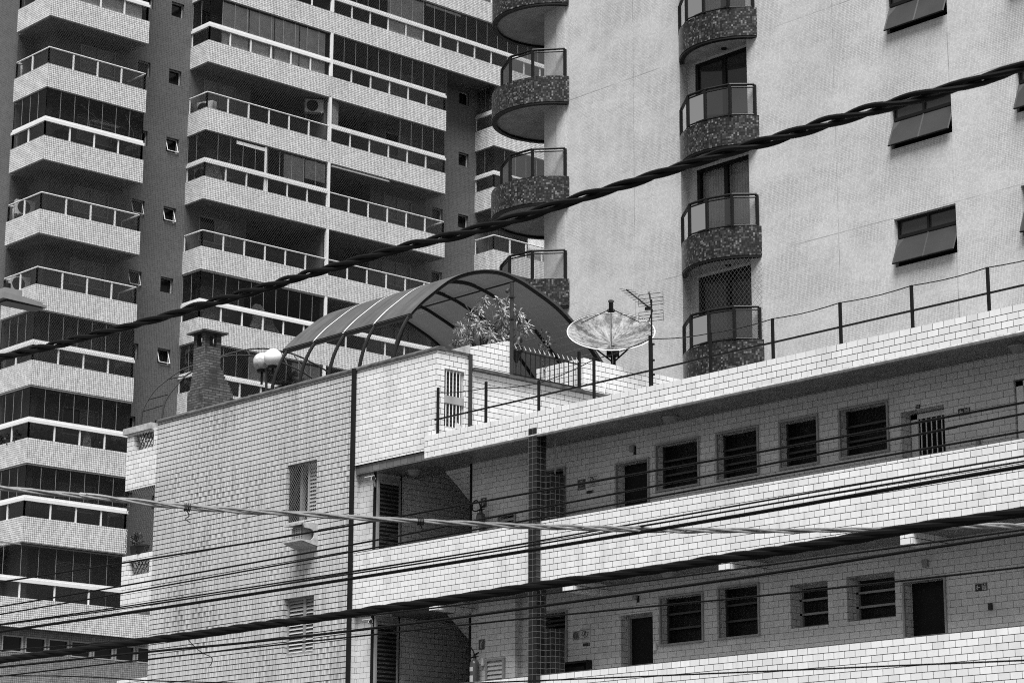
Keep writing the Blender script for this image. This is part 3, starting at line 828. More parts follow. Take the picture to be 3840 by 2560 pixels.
# street wall windows
f = MB(); f.box(-38.13, -38.03, .05, .3, 9.33, 10.5); sheet(f, 'y', (-38.15, -37.15, 9.31, 10.52), .31); o = f.build('upper_window', 'pane', LB)
f = MB(); frame(f, 'y', (-37.62, -37.16, 9.33, 10.5), .14, .22, .05); fo = f.build('window_frame', 'alu_mid', o)
f = MB(); f.box(-37.96, -37.88, .2, .28, 9.33, 10.5); f.build('window_frame', 'alu_grey', o)
for k in range(14):
    f = MB(); z = 9.40 + .077 * k; f.prism([(-37.57, .15, z), (-37.57, .19, z), (-37.57, .22, z + .055), (-37.57, .18, z + .055)], (.37, 0, 0)); f.build('shutter_slat', 'alu_mid', fo)
n_ = MB(); n_.face([(-38.15, .02, 9.31), (-37.15, .02, 9.31), (-37.15, .02, 10.52), (-38.15, .02, 10.52)]); n_.build('window_mesh', 'wire_net', o)
for h in (wL, wG):
    a, b_, lo, hi = h
    f = MB(); frame(f, 'y', h, .1, .18, .05); f.box(-37.62, -37.54, .1, .18, lo + .05, hi - .05); sheet(f, 'y', h, .31); o = f.build('shuttered_window', 'alu_grey', LB)
    for x0, x1 in ((a + .05, -37.62), (-37.54, b_ - .05)):
        f = MB()
        for k in range(14):
            z = lo + .06 + .077 * k; f.prism([(x0, .11, z), (x0, .13, z), (x0, .18, z + .066), (x0, .16, z + .066)], (x1 - x0, 0, 0))
        f.build('shutter_leaf', 'alu_mid', o)
# barred window on the flank
f = MB(); frame(f, 'x', bw, XF - .10, XF - .05, .04); sheet(f, 'x', bw, XF - .11); o = f.build('barred_window', 'alu_mid', LB)
p = MB(); sheet(p, 'x', (.24, .68, 10.7, 11.79), XF - .09); p.build('pane', 'louvre_dark', o)
p = MB()
for k in range(5): p.tube([(XF - .03, .27 + .088 * k, 10.68), (XF - .03, .27 + .088 * k, 11.81)], .011, 6)
p.box(XF - .045, XF - .02, .22, .7, 11.21, 11.26); p.build('window_bars', 'alu', o)

# end balconies, left
def endface(z0, z1, op):
    holes(eb, 'y', 0, -44.25, -43.04, z0, z1, [op]); reveal(eb, 'y', 0, op, .14)
    eb.face([(-44.25, 0, z0), (-44.25, 0, z1), (-44.25, 1.6, z1), (-44.25, 1.6, z0)]); eb.face([(-44.25, 0, z0), (-44.25, 1.6, z0), (-43.04, 1.6, z0), (-43.04, 0, z0)])
    eb.face([(-44.25, .14, z0 + .15), (-43.04, .14, z0 + .15), (-43.04, .14, z1), (-44.25, .14, z1)]) if False else None
for z0_, z1_, op_ in ((10.76, 12.06, (-43.97, -43.17, 11.64, 12.03)), (8.02, 9.27, (-43.97, -43.14, 8.80, 9.13)), (5.2, 6.5, (-43.97, -43.14, 6.05, 6.4))):
    eb = MB(); endface(z0_, z1_, op_)
    eb.face([(-44.25, 0, z1_), (-43.04, 0, z1_), (-43.04, .14, z1_), (-44.25, .14, z1_)])
    eb.build('end_balcony', 'tile', LB)
c = MB(); c.box(-44.36, -43.22, -.06, .3, 12.06, 12.2); o = c.build('balcony_cap', 'concrete', LB)
l = MB()
for z0, z1, x1 in ((11.64, 12.03, -43.17), (8.80, 9.13, -43.14), (6.05, 6.4, -43.14)):
    for k in range(9):
        for s in (1, -1):
            xa = -44.1 + .13 * k; pa = (xa, .10 + .02 * s, z0); pb_ = (xa + s * .28, .10 + .02 * s, z1)
            if min(pa[0], pb_[0]) > -44.0 and max(pa[0], pb_[0]) < x1 + .05: l.tube([pa, pb_], .014, 4)
l.build('lattice_screen', 'dirty_concrete', LB)
n_ = MB(); n_.face([(-44.22, .04, 9.28), (-43.05, .04, 9.28), (-43.05, .04, 10.76), (-44.22, .04, 10.76)]); n_.build('balcony_net', 'net_dark', LB)
f = MB(); f.box(-43.045, -43.0, -.0, .02, 9.0, 9.01); f.build('net_hook', 'alu', LB)

# roof slab, parapets, soffits
sl = MB(); sl.box(-33.64, XR, -.10, .02, 10.055, 10.465); sl.box(-33.64, -33.43, .02, .2, 10.055, 10.465); sl.build('roof_slab_edge', 'tile', LB)
bn = MB()
for k in range(97):
    x = -33.63 + .2144 * k; bn.prism([(x + .004, -.10, 10.06), (x + .004, -.112, 10.03), (x + .004, -.10, 10.0), (x + .004, -.06, 9.995), (x + .004, -.06, 10.06)], (.206, 0, 0))
bn.build('bullnose_course', 'concrete', LB)
pp = MB(); pp.box(-35.9, XR, 0, .12, 7.30, 8.44); pp.build('gallery_parapet', 'tile', LB)
pp = MB(); pp.box(-35.9, XR, 0, .12, 4.50, 5.665); pp.build('gallery_parapet', 'tile', LB)
pp = MB(); pp.box(-35.9, XR, .0, .04, 8.44, 8.452); pp.box(-35.9, XR, .0, .04, 5.665, 5.677)
pp.build('parapet_joint', 'dirty_concrete', LB)
so = MB(); so.box(-35.9, XR, .03, YB + .3, 10.03, 10.2); so.build('gallery_soffit', 'tile_soffit_shade', LB)
so = MB(); so.box(-33.4, XR, .12, YB + .3, 7.285, G1); so.box(-35.6, -33.4, .12, .6, 7.285, G1); so.build('gallery_floor', 'tile_soffit_shade', LB)
so = MB(); so.box(-33.4, XR, .12, YB + .3, 4.5, G2); so.box(-35.6, -33.4, .12, .6, 4.5, G2); so.build('gallery_floor', 'tile_soffit_shade', LB)
for x0, x1 in ((-33.53, -33.29), (-29.86, -29.6), (-26.09, -25.85), (-22.28, -22.05), (-18.5, -18.27), (-14.8, -14.57)):
    bm_ = MB(); bm_.box(x0, x1, -.025, YB, 7.10, 7.285); bm_.build('gallery_beam', 'tile', LB)

# gallery back wall and its openings
bk = MB()
up = dict(doorA=(-31.38, -30.79, G1, 9.59), doorB=(-29.41, -28.62, G1, 9.46), w1=(-28.40, -27.39, 8.85, 9.66), w2=(-26.93, -26.0, 8.85, 9.65), w3=(-25.48, -24.67, 8.86, 9.64),
          w4=(-24.17, -23.19, 8.86, 9.65), d5=(-22.92, -22.05, G1, 9.43), d6=(-20.71, -19.85, G1, 9.6), w7=(-19.2, -18.3, 8.86, 9.64), v1=(-32.61, -32.16, 8.45, 8.9))
lo_ = dict(doorA=(-31.38, -30.75, G2, 6.91), doorB=(-29.35, -28.55, G2, 6.71), w1=(-28.34, -27.35, 6.11, 6.92), w2=(-26.95, -26.06, 6.11, 6.96), w3=(-25.36, -24.55, 6.14, 6.87),
           w4=(-24.15, -23.16, 6.15, 6.88), d5=(-22.97, -22.18, G2, 6.67), w6=(-20.2, -19.2, 6.15, 6.88))
holes(bk, 'y', YB, -33.4, XR, G1, 10.05, list(up.values())); holes(bk, 'y', YB, -33.4, XR, G2, 7.29, list(lo_.values()))
deep = {('u', 'd5'): .34, ('u', 'd6'): .14, ('l', 'w3'): .3, ('l', 'w4'): .3, ('l', 'doorB'): .24}
for tg, dd in (('u', up), ('l', lo_)):
    for k, h in dd.items(): reveal(bk, 'y', YB, h, deep.get((tg, k), .2))
# lower jog left of the pillar
bk.box(-33.0, -31.97, YB - .16, YB - .002, G2, 7.28)
# stairwell
bk.face([(-35.4, .15, G2), (-35.4, 4.2, G2), (-35.4, 4.2, 10.2), (-35.4, .15, 10.2)])
bk.face([(-35.93, 0, 5), (-35.93, .15, 5), (-35.93, .15, 10.21), (-35.93, 0, 10.21)]); bk.face([(-35.93, .15, 4.6), (-35.4, .15, 4.6), (-35.4, .15, 10.21), (-35.93, .15, 10.21)])
bk.face([(-35.4, 4.2, G2), (-33.4, 4.2, G2), (-33.4, 4.2, 10.2), (-35.4, 4.2, 10.2)]); bk.face([(-33.4, YB, G2), (-33.4, YB, 10.2), (-33.4, 4.2, 10.2), (-33.4, 4.2, G2)])
bk.face([(-35.6, .9, 10.2), (-33.4, .9, 10.2), (-33.4, 4.2, 10.2), (-35.6, 4.2, 10.2)])
bk.build('gallery_back_wall', 'tile_in_shade', LB)
s = MB()
for dz in (0, -2.76):
    for y0, y1, z0, z1, x0, x1 in ((.55, 2.9, 10.45 + dz, 8.62 + dz, -34.4, -33.42),):
        s.prism([(x0, y0, z0), (x0, y1, z1), (x0, y1, z1 + .35), (x0, y0, z0 + .35)], (x1 - x0, 0, 0))
s.build('stair_flight', 'tile_in_shade', LB)
s = MB(); s.box(-35.39, -33.41, .61, 4.19, 7.2, 7.35); s.build('stairwell_light_block', 'plaster', LB)  # slab added across the stairwell to keep light out of its lower part
for q in ((-33.44, -33.395, YB - .02, YB - .001, G1, 10.03), (-33.44, -33.395, YB - .02, YB - .001, G2, 7.28), (-35.399, -35.385, .765, .80, G1, 10.1), (-35.399, -35.385, .765, .80, G2, 7.28)):
    p = MB(); p.box(*q); p.build('corner_strip', 'pipe', LB)
for z0, zt_ in ((G1, 9.92), (G2, 7.12)):
    f = MB(); frame(f, 'x', (.14, .73, z0, zt_), -35.385, -35.33, .045); o = f.build('louvre_door', 'alu_grey', LB)
    p = MB()
    n = int((zt_ - z0 - .1) / .083)
    for k in range(n):
        z = z0 + .05 + .083 * k; p.prism([(-35.37, .19, z), (-35.35, .19, z), (-35.335, .19, z + .07), (-35.355, .19, z + .07)], (0, .49, 0))
    p.build('door_louvres', 'louvre_dark', o)
    p = MB(); p.box(-35.345, -35.31, .64, .67, z0 + 1.0, z0 + 1.16); p.build('handle', 'alu', o)

def opening(h, d, kind, fr='frame_grey', outer=True):
    a, b_, lo, hi = h; y = YB
    f = MB()
    if outer:
        frame(f, 'y', (a - .03, b_ + .03, lo - .03, hi + .03), y - .03, y + .012, .034)
    else: frame(f, 'y', h, y + d - .06, y + d, .05)
    o = f.build({'win': 'gallery_window', 'door': 'gallery_door', 'bars': 'barred_door', 'louvre': 'louvre_door', 'vent': 'vent'}[kind], fr, LB)
    p = MB()
    if kind == 'win':
        sheet(p, 'y', h, y + d - .005); p.build('pane', 'ribbed', o)
        q = MB(); H = hi - lo
        for t in (.34, .66): q.box(a, b_, y + d - .06, y + d - .01, lo + H * t - .018, lo + H * t + .018)
        q.box(a, a + .035, y + d - .05, y + d - .01, lo, hi); q.build('glazing_bars', 'frame_dark' if outer else 'alu_grey', o)
    elif kind == 'door':
        sheet(p, 'y', h, y + d - .005); p.build('door_leaf', 'door_dark', o)
    elif kind == 'bars':
        sheet(p, 'y', h, y + d - .005); p.build('door_leaf', 'interior', o)
        q = MB(); n = 7
        for k in range(n): x = a + .2 + (b_ - a - .25) * k / (n - 1); q.tube([(x, y + d - .07, lo + .1), (x, y + d - .07, hi - .08)], .011, 6)
        q.build('door_bars', 'alu', o)
        q = MB(); q.box(a + .02, a + .15, y + d - .1, y + d - .06, lo, hi - .02); q.box(a + .02, b_, y + d - .1, y + d - .06, hi - .1, hi - .02); q.build('door_jamb', 'alu', o)
    else:
        sheet(p, 'y', h, y + d - .005); p.build('backing', 'interior', o)
        q = MB(); n = int((hi - lo) / .08)
        for k in range(n):
            z = lo + .02 + .08 * k; q.prism([(a, y + .03, z), (a, y + .05, z), (a, y + .09, z + .062), (a, y + .07, z + .062)], (b_ - a, 0, 0))
        q.build('louvre_slats', 'louvre_dark' if kind == 'louvre' else 'alu_mid', o)
    return o
for k, h in up.items():
    kind = 'win' if k[0] == 'w' else 'bars' if k in ('d5', 'd6') else 'louvre' if k == 'doorA' else 'vent' if k == 'v1' else 'door'
    opening(h, deep.get(('u', k), .2), kind, 'frame_grey', ('u', k) not in deep)
for k, h in lo_.items():
    kind = 'win' if k[0] == 'w' else 'louvre' if k == 'doorA' else 'door'
    opening(h, deep.get(('l', k), .2), kind, 'frame_grey', ('l', k) not in deep)
# small vent on the lower jog
f = MB(); frame(f, 'y', (-32.75, -32.23, 5.5, 6.17), YB - .21, YB - .165, .045); o = f.build('vent', 'alu_grey', LB)
q = MB()
for k in range(7): z = 5.55 + .082 * k; q.prism([(-32.7, YB - .2, z), (-32.7, YB - .19, z), (-32.7, YB - .165, z + .066), (-32.7, YB - .175, z + .066)], (.42, 0, 0))
q.build('louvre_slats', 'alu_mid', o)
# pillar and tiled ducts
p = MB(); p.box(-30.68, -30.46, -.106, .14, 0, 10.17); p.box(-30.56, -30.30, .13, .45, G1, 9.32); p.box(-30.56, -30.30, .13, .45, G2, 6.5); p.build('pillar', 'tile_black', LB)
p = MB(); p.box(-30.52, -30.5, .4, .42, 9.3, 10.03); p.build('pillar_rod', 'alu_mid', LB)
# ground storey
gw = MB(); holes(gw, 'y', .05, -35.93, XR, 0, 4.5, [(-34.9, -33.3, 0, 2.6), (-28, -25.6, .9, 2.4), (-23.5, -20.5, .9, 2.4)]); gw.face([(XR, 0, 0), (XR, 8, 0), (XR, 8, 10.4), (XR, 0, 10.4)]); gw.build('ground_storey_wall', 'tile', LB)
p = MB(); sheet(p, 'y', (-35, -20, 0, 2.7), .2); p.build('ground_storey_glazing', 'pane', LB)

# chimney
ch = MB()
ch.box(-42.99, -42.54, .86, 1.30, 13.56, 14.02)
for k in range(9): ch.box(-42.99 - .012 * k, -42.54, .86, 1.32 + .042 * k, 13.56 - .062 * (k + 1), 13.56 - .062 * k)
ch.box(-43.17, -42.54, .86, 1.67, 11.3, 13.01)
for x in (-42.93, -42.60):
    for y in (.92, 1.24): ch.box(x - .06, x + .06, y - .06, y + .06, 14.02, 14.33)
cho = ch.build('chimney', 'brick', LB)
c = MB(); c.box(-43.12, -42.42, .74, 1.42, 14.33, 14.365); c.build('chimney_cap', 'dirty_concrete', cho)

# ------------------------------------------------------------------ things on and around the low block
def make_hood():
    t = thing('air_conditioner_hood', 'concrete box with rounded side opening around an air conditioner below the upper window', 'air conditioner', (-37.39, 0, 8.9))
    b = MB()
    b.prism([(-37.70, -.40, 9.13), (-37.70, 0, 9.17), (-37.70, 0, 9.20), (-37.70, -.40, 9.17)], (.60, 0, 0))
    b.prism([(-37.70, -.40, 8.80), (-37.70, -.36, 8.78), (-37.70, 0, 8.68), (-37.70, 0, 8.74), (-37.70, -.40, 8.84)], (.60, 0, 0))
    x = -37.10
    arc = [(-.10 - .13 * (1 - math.sin(a)) - .0, 0) for a in (0,)]
    pr = [(-.40, 9.15)] + [(-.24 + .14 * math.sin(R(q)), 8.93 + .15 * math.cos(R(q))) for q in range(0, 181, 15)]
    side = [(-.36, 9.14), (0, 9.18), (0, 8.72), (-.38, 8.82), (-.30, 8.80)]
    # flank: plate with a round-ended slot cut towards the front
    slot = [(-.34, 9.06)] + [(-.22 + .13 * math.sin(R(q)), 8.94 + .12 * math.cos(R(q))) for q in range(0, 181, 15)] + [(-.34, 8.82)]
    outer = [(-.40, 9.15), (0, 9.18), (0, 8.72), (-.40, 8.80)]
    poly = outer + slot[::-1]
    bmx = [(x, y, z) for y, z in poly]
    me = MB(); me.prism(bmx, (.035, 0, 0)); b.v_off = 0
    b.build('hood', 'concrete', t); me.build('hood_flank', 'concrete', t)
    k = MB(); k.box(-37.52, -37.14, -.30, -.02, 8.80, 9.12); k.build('casing', 'plastic_grey', t)
    g = MB()
    for i in range(7): g.box(-37.5, -37.2, -.325, -.305, 8.83 + .04 * i, 8.84 + .04 * i)
    for i in range(6): g.box(-37.5 + .055 * i, -37.49 + .055 * i, -.33, -.306, 8.82, 9.09)
    g.build('grille', 'alu_mid', t)
make_hood()

def camera_box(z, label):
    t = thing('security_camera', label, 'camera', (-35.42, .1, z), 'security cameras at the gallery corner')
    b = MB(); b.tube([(-35.36, .02, z + .02), (-35.12, -.16, z)], [.045, .045], 10); b.box(-35.38, -35.1, -.17, -.14, z + .05, z + .06); b.build('housing', 'plastic_white', t)
    f = MB(); f.tube([(-35.11, -.165, z), (-35.09, -.18, z)], .038, 10); f.build('lens', 'black_metal', t)
    a = MB(); a.tube([(-35.42, .14, z - .09), (-35.3, .03, z - .09), (-35.28, .0, z - .03)], .016, 6); a.build('arm', 'plastic_white', t)
    return t
cm = camera_box(9.83, 'white bullet camera beside the upper louvred door, under the tiled overhang')
dup(cm, (0, 0, -2.82), 'white bullet camera beside the lower louvred door, below the thick cable bundle')

def lamp(x, y, z, label):
    t = thing('ceiling_light', label, 'ceiling light', (x, y, z), 'domed lights on the gallery soffits')
    b = MB(); b.lathe([(.0, .0), (.15, 0), (.16, -.03), (.14, -.045)], (x, y, z), 18); b.build('base_ring', 'alu_grey', t)
    d = MB(); d.lathe([(.14, -.035), (.12, -.09), (.07, -.125), (0, -.135)], (x, y, z), 18); d.build('dome', 'plastic_grey', t, True)
    return t
l1 = lamp(-27.65, .49, 10.03, 'domed light under the roof slab right of the antenna mast')
for d, s in (((7.34, .03, 0), 'domed light under the roof slab near the right edge of the photo'), ((-7.0, .01, 0), 'domed light on the soffit above the stairwell'),
             ((.0, -.08, -2.745), 'domed light under the lower gallery soffit above the big framed window')): dup(l1, d, s)

def extinguisher(x, y, z, label):
    t = thing('fire_extinguisher', label, 'extinguisher', (x, y, z), 'extinguishers by the stairwell')
    b = MB(); b.lathe([(0, 0), (.085, 0), (.09, .02), (.09, .42), (.075, .47), (.035, .5), (.03, .53), (0, .53)], (x, y, z), 20); b.build('cylinder', 'extinguisher', t, True)
    v = MB(); v.box(x - .03, x + .03, y - .02, y + .02, z + .52, z + .57); v.prism([(x - .02, y - .01, z + .56), (x + .12, y - .01, z + .62), (x + .12, y - .01, z + .64), (x - .02, y - .01, z + .6)], (0, .02, 0)); v.tube([(x, y, z + .55), (x + .11, y, z + .56)], .01, 5); v.build('valve_handle', 'black_metal', t)
    h = MB(); h.tube(smoothpath([(x - .02, y - .03, z + .55), (x - .1, y - .05, z + .53), (x - .19, y - .05, z + .58), (x - .17, y - .05, z + .7), (x - .08, y - .04, z + .74), (x - .0, y - .03, z + .66), (x + .02, y - .03, z + .6)], 5), .014, 7); h.build('hose', 'black_metal', t)
    for z0, z1, w in ((.28, .36, .07), (.06, .2, .08), (.01, .04, .08)):
        l = MB()
        for k in range(6):
            a0 = R(-120 + 10 * k); a1 = R(-110 + 10 * k); r = .0915
            l.face([(x + r * math.cos(a0), y + r * math.sin(a0), z + z0), (x + r * math.cos(a1), y + r * math.sin(a1), z + z0), (x + r * math.cos(a1), y + r * math.sin(a1), z + z1), (x + r * math.cos(a0), y + r * math.sin(a0), z + z1)])
        l.build('paper_label', 'sign_pale', t)
    return t
e1 = extinguisher(-32.98, YB - .14, 8.50, 'fire extinguisher just visible over the upper parapet left of the black pillar')
dup(e1, (.03, -.16, -2.83), 'fire extinguisher with looped hose on the lower gallery beside the small louvred vent')

# signs ---------------------------------------------------------------
def text(s, size, loc, mat, parent, bold=0):
    cu = bpy.data.curves.new('lettering', 'FONT'); cu.body = s; cu.size = size; cu.align_x = 'CENTER'; cu.align_y = 'CENTER'; cu.extrude = .001; cu.offset = bold
    tmp = bpy.data.objects.new('lettering_tmp', cu); COL.objects.link(tmp)
    bpy.context.view_layer.update()
    me = bpy.data.meshes.new_from_object(tmp.evaluated_get(bpy.context.evaluated_depsgraph_get()))
    bpy.data.objects.remove(tmp); bpy.data.curves.remove(cu)
    me.transform(Matrix.Rotation(R(90), 4, 'X')); me.materials.clear(); me.materials.append(M[mat])
    o = bpy.data.objects.new('lettering', me); COL.objects.link(o); o.parent = parent
    o.location = Vector(loc) - Vector(parent.location); return o

def board(name, label, x0, x1, z0, z1, mat, group=None, y=YB, cat='sign'):
    t = thing(name, label, cat, ((x0 + x1) / 2, y, z0), group)
    b = MB(); b.box(x0, x1, y - .012, y - .001, z0, z1); b.build('board', mat, t); return t
def strokes(t, segs, r, mat, y=YB - .017, name='pictogram'):
    m = MB()
    for s in segs:
        for a, b in zip(s, s[1:]):
            d = Vector((b[0] - a[0], 0, b[1] - a[1])); 
            if d.length < 1e-6: continue
            d.normalize(); n = Vector((-d.z, 0, d.x)) * r
            A, B = Vector((a[0], y, a[1])) - d * r * .5, Vector((b[0], y, b[1])) + d * r * .5
            m.prism([A - n, B - n, B + n, A + n], (0, .003, 0))
    m.build(name, mat, t)
def exit_sign(x, z, label, s=1.0):
    t = board('exit_sign', label, x - .11 * s, x + .11 * s, z - .055 * s, z + .055 * s, 'sign_dark', 'escape route signs')
    P = lambda pts: [(x + a * s, z + b * s) for a, b in pts]
    strokes(t, [P([(-.02, 0), (-.085, 0)]), P([(-.06, .028), (-.088, 0), (-.06, -.028)])], .007 * s, 'sign_white')
    m = MB()
    for a0, a1 in ((.022, .032), (.095, .102)): m.box(x + a0 * s, x + a1 * s, YB - .02, YB - .012, z - .045 * s, z + .045 * s)
    m.box(x + .05 * s, x + .095 * s, YB - .02, YB - .012, z - .045 * s, z - .028 * s); m.build('door_pictogram', 'sign_white', t)
    strokes(t, [P([(.066, .022), (.06, -.005), (.044, -.012), (.04, -.03)]), P([(.06, -.005), (.078, -.02), (.09, -.018)]), P([(.042, .01), (.063, .016), (.08, .004)])], .006 * s, 'sign_white', name='running_figure')
    m = MB(); m.lathe([(.0, 0), (.009 * s, 0), (.009 * s, .004), (0, .004)], (x + .074 * s, YB - .014, z + .036 * s), 10, (0, -1, 0)); m.build('head', 'sign_white', t)
exit_sign(-21.66, 9.25, 'dark escape sign with left arrow beside the barred upper gallery door')
exit_sign(-21.48, 6.455, 'dark escape sign with left arrow on the lower gallery right of the black door')
t = board('hydrant_sign', 'dark upright sign reading HIDRANTE with a hose pictogram, upper gallery', -30.43, -30.24, 9.12, 9.31, 'sign_mid'); t_ = t
cxs, czs = -30.335, 9.235
strokes(t, [[(cxs + .045 * math.cos(R(a)), czs + .045 * math.sin(R(a))) for a in range(60, 400, 20)], [(cxs + .022 * math.cos(R(a)), czs + .022 * math.sin(R(a))) for a in range(0, 361, 30)], [(cxs + .02, czs + .045), (cxs + .055, czs + .05)]], .004, 'sign_white')
text('HIDRANTE', .034, (cxs, YB - .0135, 9.145), 'sign_white', t)
def smoking(x0, z0, label):
    t = board('notice_sign', label, x0, x0 + .275, z0, z0 + .19, 'sign_pale', 'no smoking notices')
    cx_, cz_ = x0 + .138, z0 + .09
    o = [(-.085, -.01), (-.045, .055), (.01, .055), (.035, .02), (.09, .022), (.07, -.01), (.045, -.05), (-.01, -.055), (-.04, -.022), (-.085, -.01)]
    strokes(t, [[(cx_ + a, cz_ + b) for a, b in o], [(cx_ - .03, cz_ - .03), (cx_ - .012, cz_ + .03), (cx_ + .015, cz_ + .03), (cx_ + .01, cz_ + .0), (cx_ - .02, cz_ - .004), (cx_ + .02, cz_ - .03)]], .005, 'sign_ink')
    text('É proibido fumar neste local', .02, (cx_, YB - .0135, z0 + .168), 'sign_ink', t, .0006)
    strokes(t, [[(x0 + .03, z0 + .02), (x0 + .245, z0 + .02)]], .0015, 'sign_ink', name='rule_line')
smoking(-30.17, 9.15, 'pale notice with a map outline logo right of the hydrant sign, upper gallery')
smoking(-30.39, 6.365, 'pale notice with a map outline logo right of a grey hose plate, lower gallery')
t = board('hose_plate', 'grey plate with concentric rings left of the pale notice, lower gallery', -30.575, -30.415, 6.37, 6.525, 'plastic_grey')
strokes(t, [[(-30.495 + r * math.cos(R(a)), 6.447 + r * math.sin(R(a))) for a in range(0, 361, 24)] for r in (.02, .04, .06)], .003, 'sign_dark')
for x0, z0, s in ((-30.2, 9.025, 'small dark plate under the pale notice, upper gallery'), (-30.31, 6.24, 'small dark plate under the pale notice, lower gallery')):
    t = board('name_plate', s, x0, x0 + .17, z0, z0 + .05, 'sign_dark'); b = MB(); b.box(x0 + .15, x0 + .165, YB - .016, YB - .012, z0 + .005, z0 + .045); b.build('plate_clip', 'plastic_grey', t)
def ext_sign(x0, z0, y, label):
    t = board('extinguisher_sign', label, x0, x0 + .16, z0, z0 + .19, 'sign_mid', 'extinguisher signs', y)
    cx_ = x0 + .08
    strokes(t, [[(cx_ - .02, z0 + .03), (cx_ - .02, z0 + .12), (cx_, z0 + .15), (cx_ + .02, z0 + .12), (cx_ + .02, z0 + .03), (cx_ - .02, z0 + .03)], [(cx_, z0 + .15), (cx_ + .02, z0 + .165), (cx_ + .045, z0 + .155)]], .005, 'sign_white', y - .017)
ext_sign(-33.13, 9.12, YB, 'extinguisher sign above the upper extinguisher, left of the black pillar')
ext_sign(-33.2 + .22, 6.37, YB - .16, 'extinguisher sign above the lower extinguisher with looped hose')
t = board('number_plate', 'tiny plate reading 23 above the barred upper gallery door', -22.6, -22.52, 9.44, 9.5, 'sign_dark'); text('23', .05, (-22.56, YB - .0135, 9.47), 'sign_white', t)
# emergency lights and switches
def small_box(name, label, cat, x, z, w, h, mat, tilt=0, back='black_metal', y=YB):
    t = thing(name, label, cat, (x, y, z))
    b = MB(); b.box(x - w / 2, x + w / 2, y - .05, y - .012, z - h / 2, z + h / 2); o = b.build('casing', mat, t)
    k = MB(); k.box(x - w * .3 + tilt, x + w * .3 + tilt, y - .012, y - .001, z - h * .5 - tilt * 1.2, z + h * .3); k.build('mount', back, t)
small_box('emergency_light', 'grey box light hung askew above the black lower gallery door', 'light', -22.52, 6.93, .1, .12, 'plastic_grey', -.03)
small_box('emergency_light', 'grey box with a dark clip above the framed upper door', 'light', -29.0, 9.7, .1, .12, 'plastic_grey', .05)
small_box('emergency_light', 'pale bracket light with dark head above the open lower doorway', 'light', -28.95, 7.0, .09, .07, 'plastic_grey', .05)
small_box('switch_plate', 'white switch plate right of the lower doorway with a reveal', 'switch', -28.47, 6.08, .06, .12, 'plastic_white', 0, 'plastic_white')
small_box('switch_plate', 'open dark switch box on the lower wall below the escape sign', 'switch', -21.31, 6.14, .06, .1, 'sign_dark', 0, 'sign_mid')
small_box('switch_plate', 'pale plate low on the upper wall below the escape sign', 'switch', -21.4, 8.7, .06, .14, 'plastic_grey', 0, 'plastic_grey')
small_box('socket_plate', 'white socket plate with a round button between extinguisher and vent, lower gallery', 'switch', -32.84, 6.13, .07, .14, 'plastic_white', 0, 'plastic_white', YB - .16)
t = thing('letter_box', 'black open box on the lower gallery wall right of the pillar', 'box', (-30.43, YB, 5.7))
b = MB(); frame(b, 'y', (-30.78, -30.08, 5.72, 5.97), YB - .12, YB - .001, .04); b.build('surround', 'black_metal', t); b = MB(); b.box(-30.74, -30.12, YB - .05, YB - .002, 5.76, 5.93); b.box(-30.7, -30.2, YB - .09, YB - .05, 5.8, 5.87); b.build('tray', 'interior', t)
# ------------------------------------------------------------------ roof terrace things
t = thing('roof_railing', 'thin black post and rod railing along the edge of the gallery roof slab', 'railing', (-26, -.05, 10.47))
px = [-33.31, -31.92, -30.46, -29.01, -27.6, -26.17, -24.76, -23.31, -21.86, -20.4, -18.95, -17.5, -16.05]
tops = [11.38, 11.27, 11.05, 11.24, 11.39, 11.19, 11.17, 11.17, 11.17, 11.17, 11.17, 11.17, 11.17]
for x, z in zip(px, tops):
    b = MB(); b.box(x - .022, x + .022, -.07, -.03, 10.465, z); b.build('post', 'black_metal', t)
b = MB(); b.box(-33.4, -16, -.062, -.040, 10.745, 10.775); b.build('middle_rail', 'black_metal', t)
b = MB(); w_ = []
hts = [11.28, 11.15, 11.0, 11.2, 11.33, 11.17, 11.165, 11.165, 11.165, 11.165, 11.165, 11.165, 11.165]
for (x0, z0), (x1, z1) in zip(list(zip(px, hts)), list(zip(px, hts))[1:]):
    for k in range(5): q = k / 5; w_.append((x0 + (x1 - x0) * q, -.05, z0 + (z1 - z0) * q - .03 * math.sin(q * math.pi)))
b.tube(w_, .009, 5); b.build('top_wire', 'black_metal', t)

t = thing('spiked_fence', 'short black fence with bent bright spikes on the terrace wall beside the tall pole', 'fence', (XF - .07, 3, 11.95))
xf = XF - .08
b = MB(); b.box(xf - .012, xf + .012, 1.98, 3.95, 12.0, 12.03); b.box(xf - .012, xf + .012, 1.98, 3.95, 12.5, 12.525); b.build('cross_rails', 'black_metal', t)
for k in range(15):
    y = 2.03 + .133 * k
    b = MB(); b.tube([(xf, y, 11.95), (xf, y, 12.57)], .011, 5); o = b.build('bar', 'black_metal', t)
    b = MB(); b.tube([(xf, y, 12.56), (xf + .01, y - .06, 12.64)], [.016, .003], 5); b.build('spike', 'alu', o)
b = MB(); b.box(xf - .025, xf + .025, 3.9, 3.95, 11.95, 12.78); b.build('end_post', 'black_metal', t)

b = MB(); b.tube([(XF + .03, 1.94, 11.9), (XF + .03, 1.94, 13.87)], .04, 8); b.box(XF - .01, XF + .07, 1.9, 1.98, 11.9, 11.95)
for z in (13.1, 13.55): b.box(XF - .02, XF + .08, 1.89, 1.99, z, z + .03)
b.tube([(XF, 1.88, 13.72), (XF, 1.83, 13.66)], .04, 6)
tag(b.build('iron_pole', 'rust_metal', None), 'tall rusty iron pole rising in front of the shrub on the terrace wall', 'pole')

